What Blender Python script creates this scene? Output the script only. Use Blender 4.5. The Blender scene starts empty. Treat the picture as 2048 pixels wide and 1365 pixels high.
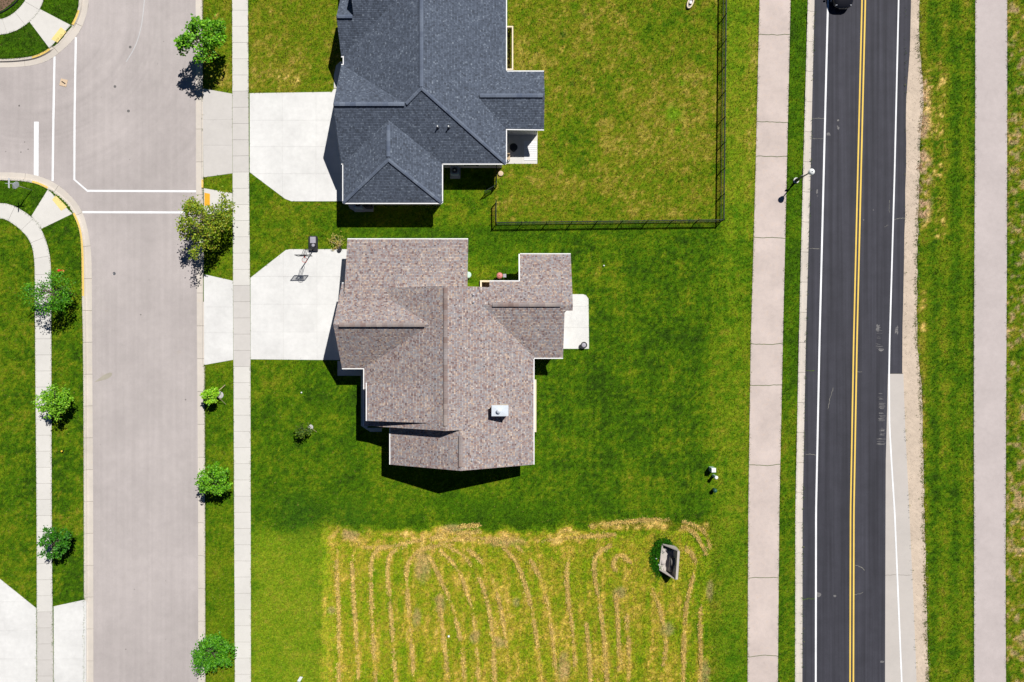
import bpy, math, random
import numpy as np
from mathutils import Vector, Matrix

# ------------------------------------------------------------------ camera, sky, sun, exposure
SC = bpy.context.scene
S = 21.0            # photograph pixels per metre on the ground
H = 65.0            # flying height of the drone
CX, CY = 1024.0, 682.5
cam_d = bpy.data.cameras.new('camera')
cam = bpy.data.objects.new('camera', cam_d)
SC.collection.objects.link(cam)
cam.location = (0, 0, H)
cam.rotation_euler = (0, 0, 0)
cam_d.sensor_fit = 'HORIZONTAL'
cam_d.sensor_width = 36.0
cam_d.lens = 18.0 * H / (CX / S)
cam_d.clip_start = 0.5
cam_d.clip_end = 3000
SC.camera = cam

SUN_DIR = Vector((0.615 * 0.70, 0.788 * 0.70, 1.0)).normalized()      # towards the sun
world = bpy.data.worlds.new('World')
SC.world = world
world.use_nodes = True
wn = world.node_tree.nodes
bg = wn['Background']
sky = wn.new('ShaderNodeTexSky')
sky.sky_type = 'NISHITA'
sky.sun_disc = False
sky.sun_elevation = math.asin(SUN_DIR.z)
sky.sun_rotation = math.atan2(SUN_DIR.x, SUN_DIR.y)
sky.air_density = 0.6
sky.dust_density = 0.0
sky.ozone_density = 8.0
sky.altitude = 4000
world.node_tree.links.new(sky.outputs[0], bg.inputs[0])
bg.inputs[1].default_value = 0.05
sun_d = bpy.data.lights.new('sun', 'SUN')
sun_d.energy = 5.0
sun_d.angle = math.radians(0.5)
sun_d.color = (1.0, 0.97, 0.93)
sun = bpy.data.objects.new('sun', sun_d)
SC.collection.objects.link(sun)
sun.location = (30, 40, 60)
sun.rotation_euler = SUN_DIR.to_track_quat('Z', 'Y').to_euler()
SC.view_settings.view_transform = 'Standard'
SC.view_settings.look = 'None'
SC.view_settings.gamma = 1.0
SC.view_settings.use_curve_mapping = False
SC.view_settings.exposure = 0.16

RNG = random.Random(7)
NR = np.random.default_rng(11)
COL = SC.collection
ORIG = {}


# ------------------------------------------------------------------ helpers
def W(px, py, z=0.0):
    """photograph pixel of a point standing at height z -> world position"""
    k = (1 - z / H) / S
    return Vector(((px - CX) * k, -(py - CY) * k, z))


def T(x, y, z=0.0):
    """plan coordinates in photograph pixels from the picture centre (y down) -> world"""
    return Vector((x / S, -y / S, z))


def lin(c):
    return tuple(((v / 255) / 12.92 if v / 255 <= 0.04045 else ((v / 255 + 0.055) / 1.055) ** 2.4) for v in c)


class Geo:
    def __init__(s):
        s.v = []; s.f = []; s.m = []; s.uv = {}

    def add(s, vs, fs, m=0):
        b = len(s.v)
        s.v += [tuple(v) for v in vs]
        for f in fs:
            s.f.append(tuple(b + i for i in f)); s.m.append(m)

    def box(s, x0, y0, z0, x1, y1, z1, m=0):
        s.add([(x0, y0, z0), (x1, y0, z0), (x1, y1, z0), (x0, y1, z0), (x0, y0, z1), (x1, y0, z1), (x1, y1, z1), (x0, y1, z1)],
              [(3, 2, 1, 0), (4, 5, 6, 7), (0, 1, 5, 4), (1, 2, 6, 5), (2, 3, 7, 6), (3, 0, 4, 7)], m)

    def bar(s, p, q, w, h, m=0, up=(0, 0, 1)):
        p = Vector(p); q = Vector(q); d = (q - p).normalized(); u = Vector(up)
        sd = d.cross(u)
        if sd.length < 1e-4:
            sd = d.cross(Vector((1, 0, 0)))
        sd.normalize(); u = sd.cross(d)
        a = sd * w / 2; b = u * h / 2
        s.add([p - a - b, p + a - b, p + a + b, p - a + b, q - a - b, q + a - b, q + a + b, q - a + b],
              [(0, 1, 2, 3), (7, 6, 5, 4), (1, 0, 4, 5), (2, 1, 5, 6), (3, 2, 6, 7), (0, 3, 7, 4)], m)

    def prism(s, poly, z0, z1, m=0, mside=None):
        """poly: list of (x,y) world; z may be callables"""
        n = len(poly)
        a = sum(poly[i][0] * poly[(i + 1) % n][1] - poly[(i + 1) % n][0] * poly[i][1] for i in range(n))
        if a < 0:
            poly = poly[::-1]
        zz0 = [z0(*p) if callable(z0) else z0 for p in poly]
        zz1 = [z1(*p) if callable(z1) else z1 for p in poly]
        vs = [(p[0], p[1], z) for p, z in zip(poly, zz0)] + [(p[0], p[1], z) for p, z in zip(poly, zz1)]
        ms = m if mside is None else mside
        s.add(vs, [tuple(range(n, 2 * n))], m)
        b = len(s.v) - 2 * n
        s.f.append(tuple(b + i for i in range(n - 1, -1, -1))); s.m.append(ms)
        for i in range(n):
            j = (i + 1) % n
            s.f.append((b + i, b + j, b + n + j, b + n + i)); s.m.append(ms)

    def sheet(s, poly, z, m=0):
        n = len(poly)
        a = sum(poly[i][0] * poly[(i + 1) % n][1] - poly[(i + 1) % n][0] * poly[i][1] for i in range(n))
        if a < 0:
            poly = poly[::-1]
        s.add([(p[0], p[1], z) for p in poly], [tuple(range(n))], m)

    def tube(s, pts, rad, n=8, m=0, caps=True):
        pts = [Vector(p) for p in pts]
        rad = rad if isinstance(rad, (list, tuple)) else [rad] * len(pts)
        b = len(s.v)
        for i, p in enumerate(pts):
            d = (pts[min(i + 1, len(pts) - 1)] - pts[max(i - 1, 0)]).normalized()
            u = d.orthogonal() if abs(d.z) < 0.99 else Vector((1, 0, 0))
            if abs(d.z) < 0.99:
                u = d.cross(Vector((0, 0, 1)))
            u.normalize(); v = d.cross(u)
            for k in range(n):
                a = 2 * math.pi * k / n
                s.v.append(tuple(p + u * math.cos(a) * rad[i] + v * math.sin(a) * rad[i]))
        for i in range(len(pts) - 1):
            for k in range(n):
                k2 = (k + 1) % n
                s.f.append((b + i * n + k, b + i * n + k2, b + (i + 1) * n + k2, b + (i + 1) * n + k)); s.m.append(m)
        if caps:
            s.f.append(tuple(b + k for k in range(n - 1, -1, -1))); s.m.append(m)
            e = b + (len(pts) - 1) * n
            s.f.append(tuple(e + k for k in range(n))); s.m.append(m)

    def lathe(s, c, prof, n=16, m=0):
        b = len(s.v)
        for r, z in prof:
            for k in range(n):
                a = 2 * math.pi * k / n
                s.v.append((c[0] + r * math.cos(a), c[1] + r * math.sin(a), c[2] + z))
        for i in range(len(prof) - 1):
            for k in range(n):
                k2 = (k + 1) % n
                s.f.append((b + i * n + k, b + i * n + k2, b + (i + 1) * n + k2, b + (i + 1) * n + k)); s.m.append(m)
        s.f.append(tuple(b + k for k in range(n - 1, -1, -1))); s.m.append(m)
        e = b + (len(prof) - 1) * n
        s.f.append(tuple(e + k for k in range(n))); s.m.append(m)


def tag(o, label=None, cat=None, group=None, kind=None):
    if label: o['label'] = label
    if cat: o['category'] = cat
    if group: o['group'] = group
    if kind: o['kind'] = kind
    return o


def empty(name, loc, label, cat, group=None):
    o = bpy.data.objects.new(name, None)
    o.empty_display_size = 0.3
    COL.objects.link(o)
    o.location = loc
    ORIG[o] = Vector(loc)
    return tag(o, label, cat, group)


def build(name, g, mats, parent=None, smooth=False, origin=None):
    """links Geo (world coordinates) as ONE mesh object with its origin at its base"""
    if not isinstance(mats, (list, tuple)):
        mats = [mats]
    a = np.array(g.v, dtype=np.float64)
    lo, hi = a.min(0), a.max(0)
    org = Vector(((lo[0] + hi[0]) / 2, (lo[1] + hi[1]) / 2, lo[2])) if origin is None else Vector(origin)
    a = a - np.array(org)
    me = bpy.data.meshes.new(name)
    me.from_pydata([tuple(p) for p in a], [], g.f)
    for m in mats:
        me.materials.append(m)
    if len(mats) > 1:
        me.polygons.foreach_set('material_index', g.m)
    if smooth:
        me.polygons.foreach_set('use_smooth', [True] * len(me.polygons))
    me.update()
    o = bpy.data.objects.new(name, me)
    COL.objects.link(o)
    if parent is not None:
        o.parent = parent
        o.location = org - ORIG[parent]
    else:
        o.location = org
    ORIG[o] = org
    return o


def interp(tbl, y):
    ys = [t[0] for t in tbl]; xs = [t[1] for t in tbl]
    return float(np.interp(y, ys, xs))


def resample(pts, n):
    p = np.array(pts, dtype=float)
    d = np.r_[0, np.cumsum(np.hypot(*(p[1:] - p[:-1]).T))]
    t = np.linspace(0, d[-1], n)
    return np.c_[np.interp(t, d, p[:, 0]), np.interp(t, d, p[:, 1])]


def match(inner, outer, n):
    """n stations on the inner line with the nearest points of the outer line"""
    I = resample(inner, n); D = resample(outer, 3000)
    O = np.array([D[np.argmin((D[:, 0] - p[0]) ** 2 + (D[:, 1] - p[1]) ** 2)] for p in I])
    return I, O


def length_px(pts):
    p = np.array(pts, dtype=float)
    return float(np.hypot(*(p[1:] - p[:-1]).T).sum())


def smooth_line(pts, it=2):
    p = [tuple(q) for q in pts]
    for _ in range(it):
        r = [p[0]]
        for a, b in zip(p[:-1], p[1:]):
            r.append((a[0] * .75 + b[0] * .25, a[1] * .75 + b[1] * .25))
            r.append((a[0] * .25 + b[0] * .75, a[1] * .25 + b[1] * .75))
        r.append(p[-1]); p = r
    return p


def pip(X, Y, poly):
    inside = np.zeros(X.shape, bool)
    n = len(poly)
    for i in range(n):
        x0, y0 = poly[i]; x1, y1 = poly[(i + 1) % n]
        if y0 == y1:
            continue
        c = ((y0 > Y) != (y1 > Y)) & (X < (x1 - x0) * (Y - y0) / (y1 - y0) + x0)
        inside ^= c
    return inside


def clip_rect(poly, x0, y0, x1, y1):
    def half(p, f, cut):
        out = []
        for i in range(len(p)):
            a, b = p[i], p[(i + 1) % len(p)]
            ia, ib = f(a), f(b)
            if ia: out.append(a)
            if ia != ib: out.append(cut(a, b))
        return out
    def cx(v): return lambda a, b: (v, a[1] + (b[1] - a[1]) * (v - a[0]) / (b[0] - a[0]))
    def cy(v): return lambda a, b: (a[0] + (b[0] - a[0]) * (v - a[1]) / (b[1] - a[1]), v)
    for f, c in ((lambda q: q[0] >= x0, cx(x0)), (lambda q: q[0] <= x1, cx(x1)), (lambda q: q[1] >= y0, cy(y0)), (lambda q: q[1] <= y1, cy(y1))):
        if poly: poly = half(poly, f, c)
    return poly


# ------------------------------------------------------------------ numpy noise
def vnoise(x, y, seed):
    def h(i, j):
        n = (i * 374761393 + j * 668265263 + seed * 1442695041) & 0x7fffffff
        n = ((n ^ (n >> 13)) * 1274126177) & 0x7fffffff
        return ((n ^ (n >> 16)) & 0xffff) / 65535.0
    xi = np.floor(x).astype(np.int64); yi = np.floor(y).astype(np.int64)
    fx = x - xi; fy = y - yi
    fx = fx * fx * (3 - 2 * fx); fy = fy * fy * (3 - 2 * fy)
    a = h(xi, yi) * (1 - fx) + h(xi + 1, yi) * fx
    b = h(xi, yi + 1) * (1 - fx) + h(xi + 1, yi + 1) * fx
    return a * (1 - fy) + b * fy


def fbm(x, y, seed, oct=4):
    r = 0; a = 0.5; t = 0
    for o in range(oct):
        r = r + a * vnoise(x + 17.3 * o, y - 9.1 * o, seed + o * 31); t += a
        a *= 0.55; x = x * 2.03; y = y * 2.03
    return r / t


def sstep(a, b, x):
    t = np.clip((x - a) / (b - a), 0, 1)
    return t * t * (3 - 2 * t)


# ------------------------------------------------------------------ materials
class NT:
    def __init__(s, name, rough=0.8, spec=0.3):
        s.mat = bpy.data.materials.new(name); s.mat.use_nodes = True
        s.t = s.mat.node_tree; s.b = s.t.nodes['Principled BSDF']
        s.b.inputs['Roughness'].default_value = rough
        s.b.inputs['Specular IOR Level'].default_value = spec

    def n(s, typ, **kw):
        nd = s.t.nodes.new(typ)
        for k, v in kw.items():
            if k.startswith('i_'):
                key = k[2:]
                nd.inputs[int(key) if key.isdigit() else key].default_value = v
            else:
                setattr(nd, k, v)
        return nd

    def l(s, a, b):
        s.t.links.new(a, b); return s

    def coords(s, kind='Object', scale=(1, 1, 1)):
        tc = s.n('ShaderNodeTexCoord')
        mp = s.n('ShaderNodeMapping')
        mp.inputs['Scale'].default_value = scale
        s.l(tc.outputs[kind], mp.inputs[0])
        return mp.outputs[0]

    def world_coords(s, scale=(1, 1, 1)):
        g = s.n('ShaderNodeNewGeometry')
        mp = s.n('ShaderNodeMapping')
        mp.inputs['Scale'].default_value = scale
        s.l(g.outputs['Position'], mp.inputs[0])
        return mp.outputs[0]

    def noise(s, co, scale, detail=3, rough=0.6):
        nd = s.n('ShaderNodeTexNoise'); nd.inputs['Scale'].default_value = scale
        nd.inputs['Detail'].default_value = detail; nd.inputs['Roughness'].default_value = rough
        s.l(co, nd.inputs['Vector'])
        return nd.outputs[0]

    def ramp(s, fac, stops, interp='LINEAR'):
        r = s.n('ShaderNodeValToRGB'); cr = r.color_ramp; cr.interpolation = interp
        while len(cr.elements) < len(stops): cr.elements.new(0.5)
        for e, (p, c) in zip(cr.elements, stops):
            e.position = p; e.color = (*c, 1) if len(c) == 3 else c
        s.l(fac, r.inputs[0])
        return r.outputs[0]

    def maprange(s, v, a, b, c, d):
        m = s.n('ShaderNodeMapRange'); s.l(v, m.inputs[0])
        for i, x in zip((1, 2, 3, 4), (a, b, c, d)): m.inputs[i].default_value = x
        return m.outputs[0]

    def math(s, op, a, b=None):
        m = s.n('ShaderNodeMath', operation=op)
        for i, v in enumerate((a, b)):
            if v is None: continue
            if isinstance(v, (int, float)): m.inputs[i].default_value = v
            else: s.l(v, m.inputs[i])
        return m.outputs[0]

    def mix(s, fac, a, b, blend='MIX'):
        m = s.n('ShaderNodeMix', data_type='RGBA', blend_type=blend)
        for sock, v in ((m.inputs[0], fac), (m.inputs[6], a), (m.inputs[7], b)):
            if isinstance(v, (int, float)): sock.default_value = v
            elif isinstance(v, tuple): sock.default_value = (*v, 1) if len(v) == 3 else v
            else: s.l(v, sock)
        return m.outputs[2]

    def scale(s, col, val):
        m = s.n('ShaderNodeVectorMath', operation='SCALE')
        if isinstance(col, tuple): m.inputs[0].default_value = col[:3]
        else: s.l(col, m.inputs[0])
        if isinstance(val, (int, float)): m.inputs[3].default_value = val
        else: s.l(val, m.inputs[3])
        return m.outputs[0]

    def out(s, col=None, bump=None, strength=0.3, dist=0.02):
        if col is not None:
            if isinstance(col, tuple): s.b.inputs['Base Color'].default_value = (*col, 1)
            else: s.l(col, s.b.inputs['Base Color'])
        if bump is not None:
            bn = s.n('ShaderNodeBump'); bn.inputs['Strength'].default_value = strength; bn.inputs['Distance'].default_value = dist
            s.l(bump, bn.inputs['Height']); s.l(bn.outputs[0], s.b.inputs['Normal'])
        return s.mat


def m_plain(name, col, rough=0.6, metal=0.0, spec=0.4, var=0.12, nscale=6.0):
    t = NT(name, rough, spec)
    t.b.inputs['Metallic'].default_value = metal
    n = t.noise(t.coords('Object'), nscale, 4)
    c = t.scale(tuple(col), t.maprange(n, 0.25, 0.75, 1 - var, 1 + var))
    return t.out(c, n, 0.1, 0.005)


def m_concrete(name, col, stain=0.10, rnd=0.05, speck=0.05, warm=0.0):
    t = NT(name, 0.85, 0.2)
    co = t.world_coords()
    big = t.noise(co, 0.35, 5, 0.6)
    mid = t.noise(co, 2.2, 4, 0.65)
    fine = t.noise(co, 45, 2, 0.6)
    oi = t.n('ShaderNodeObjectInfo')
    f = t.maprange(big, 0.3, 0.7, 1 - stain, 1 + stain * 0.5)
    f = t.math('MULTIPLY', f, t.maprange(mid, 0.3, 0.7, 1 - stain * 0.5, 1 + stain * 0.4))
    f = t.math('MULTIPLY', f, t.maprange(fine, 0.3, 0.7, 1 - speck, 1 + speck))
    f = t.math('MULTIPLY', f, t.maprange(oi.outputs['Random'], 0, 1, 1 - rnd, 1 + rnd))
    c = t.scale(tuple(col), f)
    if warm:
        c = t.mix(t.maprange(mid, 0.55, 0.75, 0, warm), c, (col[0] * 0.85, col[1] * 0.72, col[2] * 0.55))
    return t.out(c, fine, 0.25, 0.01)


STZ0 = -0.13


def m_asphalt_street():
    t = NT('street_asphalt', 0.9, 0.2)
    co = t.world_coords()
    fine = t.noise(co, 26, 3, 0.75)
    mid = t.noise(co, 1.4, 5, 0.65)
    big = t.noise(co, 0.11, 4, 0.6)
    streak = t.noise(t.world_coords((2.6, 0.05, 1)), 1.0, 3, 0.5)
    f = t.maprange(fine, 0.25, 0.75, 0.86, 1.14)
    f = t.math('MULTIPLY', f, t.maprange(mid, 0.3, 0.7, 0.96, 1.05))
    f = t.math('MULTIPLY', f, t.maprange(big, 0.35, 0.65, 0.90, 1.08))
    f = t.math('MULTIPLY', f, t.maprange(streak, 0.35, 0.65, 1.02, 0.955))
    geo = t.n('ShaderNodeNewGeometry')
    dv = t.n('ShaderNodeVectorMath', operation='SUBTRACT'); t.l(geo.outputs['Position'], dv.inputs[0]); dv.inputs[1].default_value = (-46.0, 31.5, STZ0)
    ln = t.n('ShaderNodeVectorMath', operation='LENGTH'); t.l(dv.outputs[0], ln.inputs[0])
    cr = t.n('ShaderNodeCombineXYZ'); t.l(ln.outputs['Value'], cr.inputs[0])
    arcs = t.noise(cr.outputs[0], 1.15, 4, 0.6)          # worn turning tracks round the corner
    sp_ = t.n('ShaderNodeSeparateXYZ'); t.l(geo.outputs['Position'], sp_.inputs[0])
    am = t.math('MULTIPLY', t.maprange(sp_.outputs[1], 12.0, 19.0, 0.0, 1.0), t.maprange(ln.outputs['Value'], 5.0, 8.0, 0.0, 1.0))
    am = t.math('MULTIPLY', am, t.maprange(t.noise(co, 0.16, 3), 0.35, 0.6, 0.25, 1.0))
    f = t.math('MULTIPLY', f, t.math('ADD', 1.0, t.math('MULTIPLY', am, t.maprange(arcs, 0.3, 0.7, 0.09, -0.10))))
    c = t.scale(lin((180, 172, 169)), f)
    c = t.scale(c, 0.88)
    # small tan oil and dirt stains
    st = t.noise(co, 0.55, 2, 0.4)
    c = t.mix(t.maprange(st, 0.74, 0.82, 0, 0.25), c, (0.34, 0.27, 0.19))
    return t.out(c, fine, 0.3, 0.01)


def m_asphalt_road():
    t = NT('road_asphalt', 0.82, 0.3)
    co = t.world_coords()
    fine = t.noise(co, 22, 3, 0.75)
    sp = t.noise(co, 9, 2, 0.7)
    mid = t.noise(co, 0.7, 4, 0.6)
    streak = t.noise(t.world_coords((2.4, 0.035, 1)), 1.0, 4, 0.55)
    pale = t.noise(t.world_coords((1.6, 0.18, 1)), 1.0, 6, 0.75)
    f = t.maprange(fine, 0.25, 0.75, 0.78, 1.22)
    f = t.math('MULTIPLY', f, t.maprange(mid, 0.3, 0.7, 0.9, 1.12))
    f = t.math('MULTIPLY', f, t.maprange(streak, 0.35, 0.65, 0.78, 1.32))
    c = t.scale((0.036, 0.036, 0.046), f)
    c = t.mix(t.maprange(pale, 0.68, 0.82, 0, 0.22), c, (0.26, 0.25, 0.25))
    c = t.mix(t.maprange(sp, 0.80, 0.86, 0, 0.55), c, (0.42, 0.38, 0.36))
    return t.out(c, fine, 0.35, 0.01)


def m_shingle(name, stops, row=0.145, wid=0.34, line=0.45, var=0.1):
    t = NT(name, 0.9, 0.15)
    uv = t.n('ShaderNodeUVMap').outputs[0]
    br = t.n('ShaderNodeTexBrick')
    br.offset = 0.37; br.offset_frequency = 2; br.squash = 1.0
    br.inputs['Color1'].default_value = (0, 0, 0, 1); br.inputs['Color2'].default_value = (1, 1, 1, 1)
    br.inputs['Mortar'].default_value = (0.5, 0.5, 0.5, 1)
    br.inputs['Scale'].default_value = 1.0
    br.inputs['Brick Width'].default_value = wid; br.inputs['Row Height'].default_value = row
    br.inputs['Mortar Size'].default_value = 0.0
    br.inputs['Bias'].default_value = 0.0
    wob = t.noise(uv, 1.3, 2)
    v = t.n('ShaderNodeVectorMath', operation='ADD'); t.l(uv, v.inputs[0])
    cx = t.n('ShaderNodeCombineXYZ'); t.l(t.math('MULTIPLY', wob, 0.05), cx.inputs[0]); t.l(cx.outputs[0], v.inputs[1])
    t.l(v.outputs[0], br.inputs['Vector'])
    # random per shingle, broken once more by a finer random so the blend looks architectural
    wn_ = t.n('ShaderNodeTexWhiteNoise', noise_dimensions='2D')
    snap = t.n('ShaderNodeVectorMath', operation='SNAP'); t.l(uv, snap.inputs[0]); snap.inputs[1].default_value = (wid * 0.5, row, 1)
    t.l(snap.outputs[0], wn_.inputs[0])
    r = t.math('ADD', t.math('MULTIPLY', br.outputs[0], 0.55), t.math('MULTIPLY', wn_.outputs[0], 0.45))
    c = t.ramp(r, stops)
    sep = t.n('ShaderNodeSeparateXYZ'); t.l(uv, sep.inputs[0])
    fr = t.math('FRACT', t.math('DIVIDE', sep.outputs[1], row))
    dark = t.maprange(fr, 0.0, 0.28, line, 1.0)        # shadow beneath every course, painted into the shingle colour
    gr = t.noise(uv, 40, 2, 0.7)
    bigv = t.noise(uv, 0.45, 4, 0.6)
    f = t.math('MULTIPLY', dark, t.maprange(gr, 0.25, 0.75, 0.85, 1.15))
    f = t.math('MULTIPLY', f, t.maprange(bigv, 0.3, 0.7, 1 - var, 1 + var))
    c = t.scale(c, f)
    hgt = t.math('SUBTRACT', 1.0, fr)
    return t.out(c, hgt, 0.9, 0.02)


def m_attr(name, rough=0.9, lo=0.7, hi=1.3, scale=14.0, translucent=0.0, bump=0.5):
    t = NT(name, rough, 0.1)
    a = t.n('ShaderNodeVertexColor', layer_name='Col')
    co = t.world_coords()
    n1 = t.noise(co, scale, 3, 0.7)
    n2 = t.noise(co, scale * 0.22, 3, 0.6)
    f = t.math('MULTIPLY', t.maprange(n1, 0.25, 0.75, lo, hi), t.maprange(n2, 0.3, 0.7, 0.88, 1.12))
    c = t.scale(a.outputs[0], f)
    m = t.out(c, n1, bump, 0.03)
    if translucent:
        tr = t.n('ShaderNodeBsdfTranslucent'); t.l(c, tr.inputs[0])
        mx = t.n('ShaderNodeMixShader'); mx.inputs[0].default_value = translucent
        t.l(t.b.outputs[0], mx.inputs[1]); t.l(tr.outputs[0], mx.inputs[2])
        t.l(mx.outputs[0], t.t.nodes['Material Output'].inputs[0])
    return m


def m_leaf(name, cols, trans=0.3):
    """foliage colour picked at random per leaf island"""
    t = NT(name, 0.55, 0.3)
    g = t.n('ShaderNodeNewGeometry')
    c = t.ramp(g.outputs['Random Per Island'], [(i / max(1, len(cols) - 1), lin(k)) for i, k in enumerate(cols)])
    t.l(c, t.b.inputs['Base Color'])
    tr = t.n('ShaderNodeBsdfTranslucent'); t.l(c, tr.inputs[0])
    mx = t.n('ShaderNodeMixShader'); mx.inputs[0].default_value = trans
    t.l(t.b.outputs[0], mx.inputs[1]); t.l(tr.outputs[0], mx.inputs[2])
    t.l(mx.outputs[0], t.t.nodes['Material Output'].inputs[0])
    return t.mat


M = {}
M['street'] = m_asphalt_street()
M['road'] = m_asphalt_road()
M['conc'] = m_concrete('pale_concrete', (0.60, 0.58, 0.54), 0.06, 0.025, 0.04)
M['conc_white'] = m_concrete('white_concrete', (0.645, 0.64, 0.62), 0.11, 0.02, 0.05)
M['conc_grey'] = m_concrete('grey_concrete', (0.525, 0.50, 0.47), 0.07, 0.02, 0.04)
M['kerb'] = m_concrete('kerb_concrete', (0.56, 0.51, 0.45), 0.10, 0.03, 0.05, 0.25)
M['path'] = m_concrete('path_concrete', (0.53, 0.45, 0.41), 0.14, 0.03, 0.07, 0.35)
M['path2'] = m_concrete('pale_path_asphalt', (0.475, 0.42, 0.405), 0.09, 0.02, 0.08)
M['shoulder'] = m_concrete('shoulder_concrete', (0.48, 0.445, 0.41), 0.06, 0.02, 0.04, 0.1)
M['bed'] = m_concrete('joint_fill', (0.20, 0.18, 0.15), 0.2, 0.0, 0.2)
M['bed_pale'] = m_concrete('pale_joint_fill', (0.40, 0.39, 0.36), 0.2, 0.0, 0.2)
M['gravel'] = m_concrete('gravel', (0.56, 0.46, 0.36), 0.16, 0.0, 0.22)
M['stone'] = m_concrete('gravel_stone', (0.50, 0.43, 0.36), 0.2, 0.3, 0.1)
M['white_paint'] = m_concrete('white_road_paint', (0.78, 0.79, 0.80), 0.12, 0.02, 0.14)
M['worn_paint'] = m_concrete('worn_pale_paint', (0.52, 0.52, 0.52), 0.1, 0.02, 0.12)
M['yellow_paint'] = m_concrete('yellow_road_paint', (0.76, 0.53, 0.11), 0.08, 0.02, 0.08)
M['kerb_yellow'] = m_concrete('yellow_kerb_paint', (0.74, 0.52, 0.14), 0.1, 0.02, 0.08)
M['tactile'] = m_concrete('pale_yellow_tactile', (0.74, 0.60, 0.24), 0.06, 0.02, 0.05)
M['tactile_orange'] = m_concrete('orange_tactile', (0.72, 0.38, 0.03), 0.06, 0.02, 0.05)
M['brown_roof'] = m_shingle('brown_grey_shingle', [(0.0, lin((94, 84, 86))), (0.22, lin((138, 114, 109))), (0.38, lin((146, 147, 152))), (0.52, lin((152, 129, 120))),
                                                  (0.68, lin((162, 160, 161))), (0.84, lin((178, 154, 134))), (1.0, lin((202, 193, 186)))], wid=0.20, line=0.28, var=0.05)
M['blue_roof'] = m_shingle('slate_blue_shingle', [(0.0, lin((64, 69, 78))), (0.35, lin((77, 85, 98))), (0.6, lin((86, 94, 108))), (0.82, lin((96, 105, 119))), (1.0, lin((126, 135, 146)))], wid=0.17, line=0.40, var=0.05)
M['white_trim'] = m_plain('white_metal_trim', (0.78, 0.78, 0.77), 0.45, var=0.04)
M['cream'] = m_plain('cream_siding', (0.68, 0.60, 0.46), 0.7, var=0.05)
M['greige'] = m_plain('light_grey_siding', (0.52, 0.52, 0.52), 0.7, var=0.05)
M['well'] = m_concrete('cream_concrete', (0.72, 0.62, 0.46), 0.05, 0.0, 0.04)
M['brown_dark'] = m_plain('dark_brown_soil', (0.09, 0.06, 0.045), 0.9, var=0.3)
M['glass'] = m_plain('dark_glass', (0.03, 0.04, 0.05), 0.08, spec=0.6, var=0.0)
M['metal_pale'] = m_plain('galvanised_metal', (0.62, 0.67, 0.72), 0.4, metal=0.15, var=0.06)
M['pipe'] = m_plain('pale_vent_pipe', (0.55, 0.55, 0.54), 0.5)
M['black_metal'] = m_plain('black_metal', (0.012, 0.014, 0.016), 0.4, spec=0.5)
M['fence'] = m_plain('black_green_fence_metal', (0.010, 0.018, 0.018), 0.6, spec=0.25)
M['black_plastic'] = m_plain('black_plastic', (0.02, 0.02, 0.025), 0.45)
M['grey_plastic'] = m_plain('grey_plastic', (0.32, 0.31, 0.35), 0.5)
M['white_plastic'] = m_plain('white_plastic', (0.80, 0.82, 0.80), 0.4, var=0.04)
M['green_box'] = m_plain('pale_green_enamel', (0.42, 0.58, 0.50), 0.4, var=0.05)
M['green_dark'] = m_plain('dark_green_plastic', (0.02, 0.09, 0.06), 0.4, var=0.1)
M['red'] = m_plain('red_enamel', (0.60, 0.045, 0.02), 0.4, var=0.08)
M['pink'] = m_plain('faded_red_cover', (0.62, 0.22, 0.20), 0.6, var=0.1)
M['yellow'] = m_plain('yellow_plastic', (0.75, 0.50, 0.05), 0.4, var=0.08)
M['wood'] = m_plain('weathered_wood', (0.45, 0.34, 0.22), 0.8, var=0.15)
M['pale_plank'] = m_plain('pale_plank', (0.70, 0.70, 0.70), 0.7, var=0.05)
M['card'] = m_plain('tan_cardboard', (0.58, 0.44, 0.30), 0.8, var=0.08)
M['mulch'] = m_plain('bark_mulch', (0.16, 0.10, 0.065), 0.95, var=0.5, nscale=14)
M['gravel_ring'] = m_plain('grey_stone_mulch', (0.42, 0.41, 0.41), 0.9, var=0.3, nscale=16)
M['headwall'] = m_concrete('weathered_concrete', (0.47, 0.43, 0.39), 0.15, 0.05, 0.08)
M['headwall_dark'] = m_concrete('dark_concrete', (0.16, 0.15, 0.14), 0.2, 0.05, 0.1)  # darker concrete tone for the drain pipe and the street spots
M['bark'] = m_plain('tree_bark', (0.13, 0.10, 0.075), 0.9, var=0.3, nscale=18)
M['car'] = m_plain('black_car_paint', (0.012, 0.012, 0.015), 0.16, spec=0.7, var=0.05)
M['chrome'] = m_plain('grey_metal', (0.5, 0.5, 0.5), 0.25, metal=0.8, var=0.05)
M['tyre'] = m_plain('rubber', (0.02, 0.02, 0.02), 0.8)
M['lamp_glass'] = m_plain('headlamp_glass', (0.6, 0.62, 0.65), 0.1, spec=0.6)
M['crack'] = m_plain('dark_crack', (0.05, 0.055, 0.03), 0.95)
M['crack_pale'] = m_plain('pale_sealed_crack', (0.26, 0.25, 0.21), 0.95)
M['weed'] = m_plain('weeds_in_crack', (0.06, 0.10, 0.015), 0.95, var=0.4)
M['blue_dim'] = m_plain('blue_grey_metal', (0.28, 0.36, 0.44), 0.5)
t = NT('lawn_soil', 0.95, 0.08)
a_ = t.n('ShaderNodeVertexColor', layer_name='Col')
co = t.world_coords()
n1 = t.noise(co, 8.0, 3, 0.75); n2 = t.noise(co, 3.1, 3, 0.7); n3 = t.noise(co, 5.2, 2, 0.6)
f = t.math('MULTIPLY', t.maprange(n1, 0.34, 0.66, 0.58, 1.42), t.maprange(n2, 0.35, 0.65, 0.78, 1.22))
c = t.scale(a_.outputs[0], f)
fl = t.n('ShaderNodeMix', data_type='RGBA', blend_type='MIX')
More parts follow.
